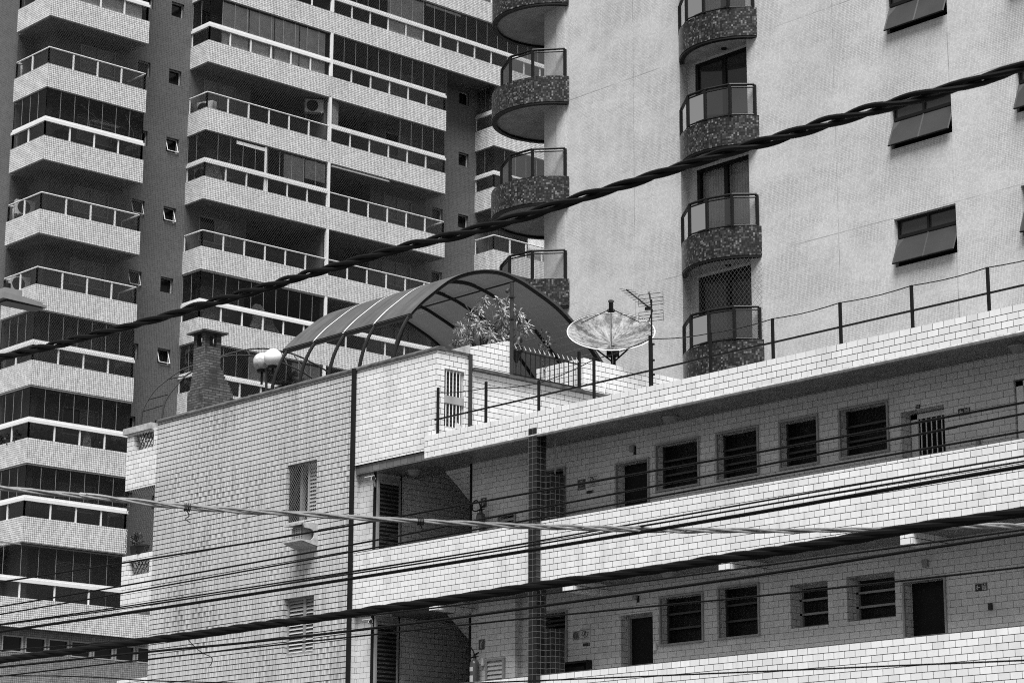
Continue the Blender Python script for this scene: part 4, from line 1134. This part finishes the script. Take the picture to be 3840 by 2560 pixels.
arch = [(.28, 12.3), (.40, 12.75), (.62, 13.18), (.90, 13.5), (1.24, 13.80), (1.79, 14.22), (2.44, 14.51), (3.1, 14.63), (3.65, 14.57), (4.1, 14.44), (4.8, 14.17), (5.36, 13.81), (6.03, 13.22), (6.36, 12.75), (6.5, 11.4)]
AP = [Vector((0, y, z)) for y, z in arch]; SP = smoothpath(AP, 5)
t = thing('arched_canopy', 'smoked plastic barrel canopy on black ribs over the roof terrace', 'canopy', (-37.2, 3.2, 11.3))
ribs = [-35.10, -36.19, -37.2, -38.21, -39.17]
for x in ribs:
    b = MB(); b.tube([(x, p.y, p.z) for p in SP], .038, 8); b.build('rib', 'black_metal', t, True)
b = MB(); b.tube([(-35.2, .32, 12.3), (-35.12, .6, 13.1)], .035, 8); b.build('brace', 'black_metal', t)
i0 = 10
skin = SP[i0 + 1:-5]
b = MB(); x0, x1 = -39.3, -35.02; acc = 0
for a, c in zip(skin, skin[1:]):
    l = (c - a).length; q = Vector((0, -(c - a).z, (c - a).y)).normalized() * .045
    n = 8
    for k in range(n):
        u0 = x0 + (x1 - x0) * k / n; u1 = x0 + (x1 - x0) * (k + 1) / n
        b.face([(u0, a.y + q.y, a.z + q.z), (u1, a.y + q.y, a.z + q.z), (u1, c.y + q.y, c.z + q.z), (u0, c.y + q.y, c.z + q.z)], [(acc, u0), (acc, u1), (acc + l, u1), (acc + l, u0)])
    acc += l
b.build('membrane', 'canopy', t, True)
b = MB(); s0 = skin[0]; b.box(x0, x1, s0.y - .03, s0.y + .03, s0.z - .04, s0.z + .06); b.build('edge_beam', 'black_metal', t)
for x in ribs[1:4]:
    b = MB(); last = skin[int(len(skin) * .45)]
    for a, c in zip(skin[:int(len(skin) * .5)], skin[1:]):
        q = Vector((0, -(c - a).z, (c - a).y)).normalized() * .052
        b.face([(x - .022, a.y + q.y, a.z + q.z), (x + .022, a.y + q.y, a.z + q.z), (x + .022, c.y + q.y, c.z + q.z), (x - .022, c.y + q.y, c.z + q.z)])
    b.build('seam_strip', 'alu', t)
for k in (24, 40):
    b = MB(); p = SP[k]; b.tube([(-39.17, p.y, p.z - .0), (-35.1, p.y, p.z)], .018, 6); b.build('purlin', 'black_metal', t)

t = thing('arch_frame', 'bare curved metal frame arching above the chimney end of the terrace', 'frame', (-43.8, 3.2, 11.3))
A1 = [(.3, 12.2), (.34, 12.65), (.48, 12.95), (.67, 13.22), (.99, 13.51), (1.38, 13.8), (1.76, 13.98), (2.2, 14.18), (2.7, 14.40), (3.2, 14.58), (3.7, 14.69), (4.2, 14.71), (4.6, 14.70), (5.1, 14.6), (5.8, 14.36), (6.4, 13.8), (6.7, 13.0), (6.75, 11.3)]
A2 = [(.3, 12.2), (.35, 12.67), (.48, 12.94), (.68, 13.19), (.9, 13.43), (1.11, 13.58), (1.5, 13.86), (1.9, 14.04), (2.3, 14.15), (2.7, 14.2), (3.2, 14.22), (3.8, 14.15), (4.4, 14.0), (5.0, 13.7), (5.6, 13.2), (5.9, 12.6), (6.0, 11.3)]
for x, A in ((-44.2, A1), (-43.34, A2)):
    b = MB(); b.tube(smoothpath([(x, y, z) for y, z in A], 3), .02, 6); b.build('arch', 'rust_metal', t, True)
for i in (1, 2, 4, 5, 7, 9, 11, 12):
    b = MB(); b.tube([(-44.2, *A1[i]), (-43.34, *A2[i])], .013, 5); b.build('rung', 'rust_metal', t)

# satellite dish: opens towards the sky and the street
t = thing('satellite_dish', 'big flaking mesh satellite dish tilted to the sky on the terrace wall', 'satellite dish', (-34.5, 5.3, 12.6))
vh = Vector((34.5, -33.8, 0)).normalized(); th = R(39)
axis = (vh * math.sin(th) + Vector((0, 0, 1)) * math.cos(th)).normalized()
rc = Vector((-33.94, 5.3, 13.53)); Rd = .93; dep = .27
vx = rc - axis * dep
b = MB(); prof = [(Rd * k / 10, dep * (k / 10) ** 2) for k in range(11)]; prof += [(Rd - .005, dep + .02)] ; b.lathe(prof, vx, 48, axis); o = b.build('reflector', 'dish', t, True)
b = MB(); ring = []
u = axis.orthogonal().normalized(); w2 = axis.cross(u)
b.tube([rc + (u * math.cos(2 * math.pi * k / 48) + w2 * math.sin(2 * math.pi * k / 48)) * Rd for k in range(48)], .013, 5, closed=True); b.build('rim', 'alu', o)
feed = vx + axis * .80
b = MB(); b.tube([feed - axis * .04, feed + axis * .16], .05, 10); b.tube([feed - axis * .06, feed - axis * .03], .085, 12); b.tube([feed + axis * .16, feed + axis * .18], .065, 8); b.build('feed_horn', 'black_metal', t)
lat = axis.cross(Vector((0, 0, 1))).normalized(); upv = lat.cross(axis)
b = MB()
for a in (R(35), R(145), R(270)):
    b.tube([feed, rc + (lat * math.cos(a) + upv * math.sin(a)) * Rd * .82], .009, 5)
b.build('feed_struts', 'black_metal', t)
b = MB(); b.tube(smoothpath([feed, vx + axis * .3 + lat * .02, vx + axis * .03, vx - axis * .15 + vh * .2, (-33.75, 5.15, 12.75), (-33.40, 4.6, 12.2), (-33.36, 4.5, 11.7), (-33.38, 4.42, 10.9)], 5), .008, 5); b.build('aerial_cable', 'alu', t)
b = MB(); b.tube([(-34.0, 5.42, 11.3), (-34.0, 5.42, 13.15)], .055, 10); b.box(-34.1, -33.9, 5.32, 5.5, 13.0, 13.22); b.tube([(-34.0, 5.42, 12.88), rc - axis * .16 + lat * .62], .018, 6); b.tube([(-34.0, 5.42, 12.88), rc - axis * .16 - lat * .62], .018, 6); b.build('mast', 'black_metal', t)

t = thing('tv_antenna', 'tall thin television antenna with wire grid reflector on the gallery roof edge', 'antenna', (-27.73, .12, 10.45))
ya = .12
b = MB(); b.tube([(-27.73, ya, 10.45), (-27.73, ya, 11.3)], .024, 7); b.tube([(-27.73, ya, 11.28), (-27.72, ya, 12.1)], .016, 7)
for z in (10.72, 10.98, 11.27): b.box(-27.77, -27.69, ya - .04, ya + .04, z, z + .03)
b.build('mast', 'black_metal', t)
b = MB(); b.tube([(-28.34, ya, 12.4), (-27.70, ya, 11.90)], .014, 6)
for k in range(9):
    q = k / 9; x = -28.34 + .5 * q; z = 12.4 - .4 * q; b.tube([(x - .05, ya - .13, z + .0), (x + .05, ya + .13, z + .0)], .004, 4)
b.box(-27.86, -27.76, ya - .03, ya + .03, 11.92, 11.98); b.build('boom', 'black_metal', t)
b = MB()
for zs in ((12.20, 12.12, 12.05, 11.99), (11.88, 11.82, 11.76, 11.70)):
    for z in zs: b.tube([(-27.94, ya - .1, z), (-27.55, ya + .12, z + .02)], .005, 4)
    for x, dy in ((-27.94, -.1), (-27.55, .12), (-27.75, .01)): b.tube([(x, ya + dy, zs[0]), (x, ya + dy, zs[-1])], .005, 4)
b.tube([(-27.78, ya, 12.25), (-27.70, ya, 11.86)], .012, 5); b.tube([(-27.70, ya, 11.9), (-27.8, ya, 11.7)], .01, 5); b.build('reflector_grid', 'black_metal', t)

t = thing('globe_lamp', 'twin globe lamp post among the palms at the terrace edge, one globe stained', 'lamp post', (-40.62, 1.2, 11.3))
b = MB(); b.tube([(-40.62, 1.2, 11.3), (-40.62, 1.2, 13.22)], .03, 8); b.tube([(-40.82, 1.2, 13.16), (-40.42, 1.2, 13.18)], .02, 6); b.build('pole', 'rust_metal', t)
for x, z, m in ((-40.80, 13.38, 'lamp_globe_dirty'), (-40.40, 13.40, 'lamp_globe')):
    b = MB(); b.lathe([(.205 * math.sin(math.pi * k / 14), -.205 * math.cos(math.pi * k / 14)) for k in range(15)], (x, 1.2, z), 26); g = b.build('globe', m, t, True)
    if m == 'lamp_globe_dirty': g['label'] = 'stained globe'
    b = MB(); b.lathe([(0, 0), (.1, 0), (.12, .06), (.09, .07)], (x, 1.2, z - .25), 16); b.tube([(x, 1.2, z - .24), (x, 1.2, z - .52)], .028, 7); b.build('lamp_holder', 'black_metal', t)

def frond(mb, base, d, ln, droop, rnd, lf=.22, n=16):
    d = Vector(d).normalized(); pts = []
    for k in range(n + 1):
        q = k / n; pts.append(Vector(base) + d * ln * q + Vector((0, 0, -droop * q * q)))
    mb.tube(pts, [.012 * (1 - .8 * k / n) for k in range(n + 1)], 4)
    for k in range(2, n + 1):
        t_ = (pts[k] - pts[k - 1]).normalized(); s = t_.cross(Vector((0, 0, 1)))
        if s.length < .05: s = Vector((1, 0, 0))
        s.normalize(); l = lf * math.sin(math.pi * (.15 + .8 * k / n)) * rnd.uniform(.8, 1.2)
        for sg in (1, -1):
            e = pts[k] + (s * sg + t_ * .7 + Vector((0, 0, -.35))).normalized() * l
            w = t_ * .012
            mb.face([pts[k] - w, pts[k] + w, e])
def palm(loc, h, n, ln, label, seed, mat='leaf'):
    t = thing('potted_palm', label, 'palm', loc, 'palms along the terrace edge')
    rnd = random.Random(seed); x, y, z = loc
    b = MB(); b.tube([(x, y, z), (x + .03, y, z + h)], [.06, .04], 7); b.build('stem', 'bark', t)
    for k in range(n):
        a = 2 * math.pi * k / n + rnd.uniform(-.3, .3); up = rnd.uniform(.3, 1.6)
        b = MB(); frond(b, (x + .03, y, z + h), (math.cos(a), math.sin(a), up), ln * rnd.uniform(.75, 1.1), ln * rnd.uniform(.3, .7), rnd); b.build('frond', mat, t)
palm((-39.75, 1.1, 11.3), 1.25, 22, .72, 'bushiest dark palm right of the globe lamp, under the first canopy rib', 1)
palm((-39.0, 1.3, 11.3), 1.05, 12, .6, 'smaller pale palm between two canopy legs', 2, 'leaf_pale')
palm((-41.05, .9, 11.3), 1.0, 13, .6, 'low drooping palm left of the globe lamp post', 3)
palm((-40.2, .8, 11.3), 1.0, 12, .5, 'short palm at the foot of the globe lamp post', 4)
palm((-43.15, .5, 11.6), .6, 16, .45, 'dark spiky plant at the left end of the terrace edge beside the chimney', 5)
palm((-43.75, .55, 11.6), .52, 12, .38, 'low spiky plant at the far left corner of the terrace edge', 6)
palm((-42.9, .45, 11.6), .55, 12, .34, 'small spiky plant touching the chimney foot', 8)

# flowering shrub behind the raised block
t = thing('terrace_shrub', 'pale leafed branching shrub behind the raised tiled block, in front of the canopy', 'shrub', (-34.75, 2.4, 11.3))
rnd = random.Random(12)
heads = [(1.52, 13.1), (1.74, 13.12), (1.92, 13.68), (1.95, 13.45), (1.93, 13.22), (2.02, 12.95), (2.16, 13.6), (2.18, 13.25), (2.36, 13.74), (2.36, 13.45), (2.34, 13.0), (2.55, 13.55), (2.63, 13.66), (2.62, 13.3), (2.72, 13.05), (2.81, 13.82), (2.86, 13.55), (2.93, 13.25), (3.06, 13.58), (3.17, 13.36), (3.08, 13.15), (2.45, 13.2), (2.3, 13.15), (2.75, 13.45), (2.5, 12.9), (1.86, 12.98), (2.2, 12.85), (2.8, 12.95)]
b = MB()
for y, z in heads:
    x = -34.45 + rnd.uniform(-.35, .35); base = (-34.75, 2.42, 12.4)
    mid = (-34.65 + rnd.uniform(-.1, .1), 2.42 + (y - 2.42) * .45, 12.4 + (z - 12.4) * .6)
    b.tube(smoothpath([base, mid, (x, y, z)], 3), .012, 5)
    heads_ = None
b.tube([(-34.75, 2.42, 11.3), (-34.75, 2.42, 12.5)], .05, 7); b.build('branches', 'bark', t)
rnd = random.Random(12); b = MB()
for y, z in heads:
    x = -34.45 + rnd.uniform(-.35, .35); rnd.uniform(0, 1); c = Vector((x, y, z))
    for k in range(90):
        d = Vector((rnd.gauss(0, 1), rnd.gauss(0, 1), rnd.gauss(.25, .9))).normalized(); l = rnd.uniform(.10, .19)
        p = c + Vector((0, 0, -rnd.random() * .14)); s = d.orthogonal().normalized() * .016
        m_ = p + d * l * .55 + Vector((0, 0, .015)); b.face([p - s * .4, m_ - s, p + d * l + Vector((0, 0, -.03)), m_ + s])
b.build('leaves', 'leaf_pale', t)

def weed(loc, h, label, seed, hang=False):
    t = thing('wild_plant', label, 'plant', loc); rnd = random.Random(seed); x, y, z = loc
    b = MB(); l = MB()
    for k in range(5):
        tip = Vector((x + rnd.uniform(-.1, .1), y + rnd.uniform(-.12, .2), z + h * rnd.uniform(.6, 1)))
        path = smoothpath([(x, y, z), Vector((x, y, z)).lerp(tip, .5) + Vector((rnd.uniform(-.04, .04), rnd.uniform(-.04, .04), 0)), tip], 4); b.tube(path, .006, 4)
        leaf_cloud(l, tip, .09, 22, .06, rnd); leaf_cloud(l, path[5], .06, 10, .05, rnd)
    b.build('stems', 'bark', t); l.build('leaves', 'leaf', t)
weed((-34.1, 3.42, 12.0), 1.2, 'tall wispy weed growing behind the spiked fence', 3)
weed((-33.95, 1.05, 12.38), .2, 'tiny sprout on top of the raised tiled block', 4)
t = thing('hanging_pot', 'dark cone shaped hanging pot with a plant just right of the iron pole', 'plant pot', (-33.62, 2.3, 12.3))
b = MB(); b.lathe([(0, -.12), (.03, -.12), (.1, .1), (.08, .1), (0, .06)], (-33.62, 2.28, 12.42), 14); b.build('pot', 'pot', t)
b = MB(); leaf_cloud(b, (-33.62, 2.28, 12.66), .14, 40, .13, random.Random(5)); b.build('foliage', 'leaf', t)

# pots on the end balcony sill
t = thing('potted_topiary', 'small round topiary tree in a dark pot on the netted balcony sill', 'plant', (-43.87, .09, 9.272))
b = MB(); b.lathe([(0, 0), (.09, 0), (.12, .17), (.125, .2), (.1, .2), (0, .17)], (-43.87, .09, 9.272), 16); b.build('pot', 'pot', t)
b = MB(); b.tube([(-43.86, .09, 9.44), (-43.82, .09, 9.55)], .012, 5); b.build('stem', 'bark', t)
b = MB(); leaf_cloud(b, (-43.81, .09, 9.64), .13, 260, .06, random.Random(9)); b.build('crown', 'leaf', t)
t = thing('plant_pot', 'wide dark empty pot right of the topiary on the balcony sill', 'plant pot', (-43.58, .09, 9.272))
b = MB(); b.lathe([(0, 0), (.11, 0), (.155, .16), (.165, .17), (.165, .2), (.14, .2), (0, .17)], (-43.58, .09, 9.272), 18); b.build('pot_body', 'pot', t)
b = MB(); b.lathe([(0, 0), (.138, 0)], (-43.58, .09, 9.45), 18); b.build('soil', 'bark', t)

# ------------------------------------------------------------------ overhead wires
def extend(P, l0=14, l1=10):
    P = [Vector(p) for p in P]
    d0 = (P[0] - P[1]).normalized(); d1 = (P[-1] - P[-2]).normalized(); d0.z = min(.06, d0.z); d1.z *= .5
    return [P[0] + d0 * l0] + P + [P[-1] + d1 * l1]
def wire(P, r, label, mat='cable', n=7, name='overhead_cable'):
    b = MB(); b.tube(smoothpath(extend(P), 5), r, n); o = b.build(name, mat, None, True)
    return tag(o, label, 'cable', 'cables strung along the street')
def twisted(P, r, rad, pitch, strands, mat, label, ext=(14, 10)):
    path = smoothpath(extend(P, *ext), 24)
    t = thing('twisted_cable', label, 'cable', tuple(path[0]), 'cables strung along the street')
    for s in range(strands):
        pts = []; acc = 0
        for i, p in enumerate(path):
            if i: acc += (p - path[i - 1]).length
            d = (path[min(i + 1, len(path) - 1)] - path[max(i - 1, 0)]).normalized(); u = Vector((0, 0, 1)); u = (u - d * u.dot(d)).normalized(); w = d.cross(u)
            a = 2 * math.pi * (acc / pitch + s / strands) + .6 * math.sin(acc * .9)
            q = rad * (1 + .25 * math.sin(acc * 1.3 + s))
            pts.append(p + u * math.cos(a) * q + w * math.sin(a) * q)
        # resample to keep the helix round
        b = MB(); b.tube(pts, r, 7); b.build('strand', mat, t, True)
    return t
def dense(P, step):
    S = smoothpath(P, 12); out = [S[0]]; 
    for p in S[1:]:
        if (p - out[-1]).length >= step: out.append(p)
    return out
W1 = [(-28.18, -12.5, 9.06), (-25.4, -12.5, 8.94), (-22.95, -12.5, 8.88), (-20.89, -12.5, 8.85), (-19.57, -12.5, 8.82), (-18.44, -12.5, 8.77), (-17.39, -12.5, 8.745), (-16.08, -12.5, 8.745), (-14.86, -12.5, 8.745), (-13.73, -12.5, 8.735), (-12.68, -12.5, 8.72), (-10.99, -12.5, 8.685)]
twisted(W1, .026, .034, 1.5, 3, 'cable', 'thick twisted black cable crossing the towers from lower left to upper right')
W2 = [(-20.833, -16.585, 5.765), (-20.425, -15.803, 5.72), (-19.945, -14.885, 5.66), (-19.478, -13.992, 5.64), (-19.122, -13.311, 5.63), (-18.804, -12.702, 5.622), (-18.381, -11.893, 5.62), (-17.812, -10.806, 5.635), (-17.111, -9.464, 5.68), (-16.387, -8.079, 5.765), (-15.508, -6.398, 5.89)]
tw = twisted(W2, .014, .019, 1.25, 3, 'cable_alu', 'twisted bare aluminium cable sagging pale across the lower half', (8, 6))
for k, c in enumerate(((-19.945, -14.885, 5.655), (-18.79, -12.68, 5.622))):
    b = MB()
    for j in range(4):
        d = Vector((.46, .89, 0)) * .018 * (j - 1.5); cc = Vector(c) + d
        b.tube([cc + Vector((.89 * .04 * math.cos(a), -.46 * .04 * math.cos(a), .042 * math.sin(a))) for a in [2 * math.pi * q / 10 for q in range(10)]], .0055, 5, closed=True)
    b.tube(smoothpath([Vector(c) + Vector((0, 0, -.04)), Vector(c) + Vector((.01, .02, -.09)), Vector(c) + Vector((-.01, -.01, -.12)), Vector(c) + Vector((.02, .03, -.16))], 4), .006, 5)
    b.build('cable_tie', 'cable', tw)
wire([(-33.92, -9, 6.819), (-30.23, -9, 6.75), (-27.19, -9, 6.70), (-24.72, -9, 6.675), (-21.98, -9, 6.667), (-20.17, -9, 6.66), (-17.41, -9, 6.645), (-15.39, -9, 6.645), (-13.61, -9, 6.65)], .014, 'highest of the thin black wires, crossing below the air conditioner hood')
wire([(-33.88, -9, 6.409), (-30.3, -9, 6.395), (-24.71, -9, 6.405), (-21.98, -9, 6.437), (-18.97, -9, 6.468), (-17.25, -9, 6.485), (-14.62, -9, 6.52), (-13.62, -9, 6.535)], .013, 'second thin black wire from the top on the low block')
wire([(-33.86, -9, 6.28), (-30.29, -9, 6.282), (-24.71, -9, 6.308), (-20.79, -9, 6.325), (-17.25, -9, 6.345), (-13.63, -9, 6.352)], .012, 'third thin black wire, running just along the top of the upper parapet')
wire([(-31.24, -10.5, 5.769), (-27.95, -10.5, 5.729), (-22.65, -10.5, 5.698), (-19.82, -10.5, 5.695), (-15.93, -10.5, 5.733), (-12.59, -10.5, 5.752)], .010, 'upper of a close pair of wires across the upper parapet')
wire([(-31.24, -10.5, 5.755), (-27.95, -10.5, 5.705), (-22.65, -10.5, 5.668), (-19.82, -10.5, 5.660), (-15.93, -10.5, 5.688), (-12.59, -10.5, 5.704)], .010, 'lower of a close pair of wires across the upper parapet')
wire([(-31.23, -10.5, 5.655), (-27.13, -10.5, 5.625), (-25.07, -10.5, 5.615), (-19.82, -10.5, 5.605), (-15.93, -10.5, 5.622), (-12.6, -10.5, 5.655)], .021, 'medium thick black cable below the close pair, above the thick bundle', 'cable', 8)
BP = [(-29.45, -11.5, 5.02), (-25.59, -11.5, 4.994), (-23.65, -11.5, 4.984), (-21.41, -11.5, 4.973), (-18.71, -11.5, 4.977), (-15.06, -11.5, 4.99), (-11.92, -11.5, 5.027)]
twisted(BP, .030, .024, 1.7, 4, 'cable', 'thickest lumpy bundle of black cables across the middle gallery parapet foot')
wire([(-30.33, -11, 5.262), (-27.53, -11, 5.156), (-24.35, -11, 5.075), (-22.15, -11, 5.028), (-19.71, -11, 4.99), (-15.65, -11, 4.964), (-12.28, -11, 4.963)], .010, 'thin wire that dips under the thick bundle near the left')
wire([(-32.04, -10, 5.213), (-27.91, -10, 5.135), (-25.73, -10, 5.082), (-23.29, -10, 5.048), (-20.84, -10, 5.035), (-16.47, -10, 5.06), (-12.98, -10, 5.115)], .017, 'wire running just below the thick bundle across the lower beams')
wire([(-32.02, -10, 5.073), (-27.9, -10, 5.03), (-25.72, -10, 5.005), (-22.99, -10, 4.965), (-20.36, -10, 4.925), (-17.8, -10, 4.87), (-16.4, -10, 4.84), (-13.0, -10, 4.797)], .011, 'lowest wire crossing the lower gallery windows')
wire([(-32.02, -10, 5.081), (-27.75, -10, 4.714), (-25.88, -10, 4.559), (-22.85, -10, 4.312)], .009, 'thin wire falling to the right at the bottom left corner')
b = MB(); b.tube(smoothpath([(-24.83, -11.48, 4.96), (-24.73, -11.4, 4.83), (-24.56, -11.4, 4.75), (-24.39, -11.4, 4.69), (-24.37, -11.4, 4.63), (-24.42, -11.4, 4.58)], 5), .0055, 5)
tag(b.build('loose_wire', 'cable', None), 'short loose wire end dangling from the thick bundle before the dirty tiled wall', 'cable')

# street lamp head entering at the left edge
t = thing('street_lamp', 'grey street lamp head with a dark sensor cap entering at the left edge', 'street lamp', (-24, -15.3, 0))
x = -24.0
b = MB(); b.prism([(x - .13, -14.95, 8.66), (x - .13, -14.35, 8.64), (x - .13, -14.36, 8.665), (x - .13, -14.62, 8.71), (x - .13, -14.95, 8.74)], (.26, 0, 0)); b.box(x - .1, x + .1, -14.92, -14.68, 8.70, 8.80); b.build('lamp_body', 'plastic_grey', t)
b = MB()
for k in range(9): b.box(x - .12, x + .12, -14.66 + .033 * k, -14.652 + .033 * k, 8.69, 8.735 - .004 * k)
b.build('cooling_fins', 'plastic_grey', t)
b = MB(); b.box(x - .115, x + .115, -14.9, -14.40, 8.628, 8.642); b.build('lens_panel', 'pane', t)
b = MB(); b.tube([(x, -14.83, 8.80), (x, -14.83, 8.88)], .042, 14); b.build('sensor_cap', 'black_metal', t)
b = MB(); b.tube(smoothpath([(x, -14.9, 8.69), (x, -15.4, 8.62), (x, -16.2, 8.3), (x, -16.6, 7.9)], 5), .03, 8); b.build('arm', 'plastic_grey', t)
b = MB(); b.tube([(x, -16.62, 0), (x, -16.62, 8.6)], [.11, .07], 12); b.build('lamp_pole', 'concrete', t)

# ------------------------------------------------------------------ street, sky, camera
def slab(name, x0, x1, y0, y1, z, mat, h=None):
    b = MB()
    if h: b.box(x0, x1, y0, y1, z - h, z)
    else: b.face([(x0, y0, z), (x1, y0, z), (x1, y1, z), (x0, y1, z)])
    return tag(b.build(name, mat), kind='structure')
slab('ground', -600, 600, -600, 600, 0, 'earth')
slab('road', -300, 300, -16.0, -4.0, .004, 'asphalt')
slab('pavement', -300, 300, -4.0, -.15, .13, 'paving', .13)
slab('pavement', -300, 300, -40.0, -16.0, .13, 'paving', .13)
b = MB()
for k in range(-40, 40): b.face([(k * 6, -10.06, .008), (k * 6 + 3, -10.06, .008), (k * 6 + 3, -9.94, .008), (k * 6, -9.94, .008)])
tag(b.build('road_marking', 'paint'), kind='structure')

W = bpy.data.worlds.new('World'); SC.world = W; W.use_nodes = True
nt = W.node_tree; nt.nodes.clear()
sky = nt.nodes.new('ShaderNodeTexSky'); sky.sky_type = 'NISHITA'; sky.sun_disc = False
SUN_EL, SUN_AZ = R(65), R(137)
sky.sun_elevation = SUN_EL; sky.sun_rotation = SUN_AZ; sky.dust_density = 4.0; sky.air_density = 1.6
bw_ = nt.nodes.new('ShaderNodeRGBToBW'); bg = nt.nodes.new('ShaderNodeBackground'); ow = nt.nodes.new('ShaderNodeOutputWorld')
nt.links.new(sky.outputs[0], bw_.inputs[0]); nt.links.new(bw_.outputs[0], bg.inputs[0]); nt.links.new(bg.outputs[0], ow.inputs[0])
bg.inputs[1].default_value = .055
sd = bpy.data.lights.new('sun', 'SUN'); sd.energy = 5.0; sd.angle = R(36); sun = bpy.data.objects.new('sun', sd); COL.objects.link(sun)
dirv = Vector((math.sin(SUN_AZ) * math.cos(SUN_EL), math.cos(SUN_AZ) * math.cos(SUN_EL), math.sin(SUN_EL)))
sun.rotation_euler = dirv.to_track_quat('Z', 'Y').to_euler(); sun.location = (0, -20, 60)

cd = bpy.data.cameras.new('camera'); cam = bpy.data.objects.new('camera', cd); COL.objects.link(cam); SC.camera = cam
cd.sensor_width = 36; cd.lens = 8700.1 / 3840 * 36; cd.clip_end = 3000; cd.clip_start = .1
yaw, pitch, roll = 0.739362, 0.239806, 0.00383257
fw = Vector((-math.cos(pitch) * math.cos(yaw), math.cos(pitch) * math.sin(yaw), math.sin(pitch)))
r0 = fw.cross(Vector((0, 0, 1))).normalized(); u0 = r0.cross(fw)
rt = r0 * math.cos(roll) + u0 * math.sin(roll); up_ = -r0 * math.sin(roll) + u0 * math.cos(roll)
mt = Matrix((rt, up_, -fw)).transposed().to_4x4(); mt.translation = Vector((0, -28.5, 1.6))
cam.matrix_world = mt
cd.dof.use_dof = True; cd.dof.focus_distance = 46; cd.dof.aperture_fstop = 5.6

SC.view_settings.view_transform = 'Standard'; SC.view_settings.look = 'None'; SC.view_settings.exposure = EXPOSURE; SC.view_settings.gamma = 1
SC.cycles.max_bounces = 6; SC.cycles.diffuse_bounces = 3; SC.cycles.glossy_bounces = 3; SC.cycles.transparent_max_bounces = 16; SC.cycles.transmission_bounces = 4
SC.cycles.pixel_filter_type = 'BLACKMAN_HARRIS'; SC.cycles.filter_width = 1.05
SC.cycles.use_denoising = DENOISE
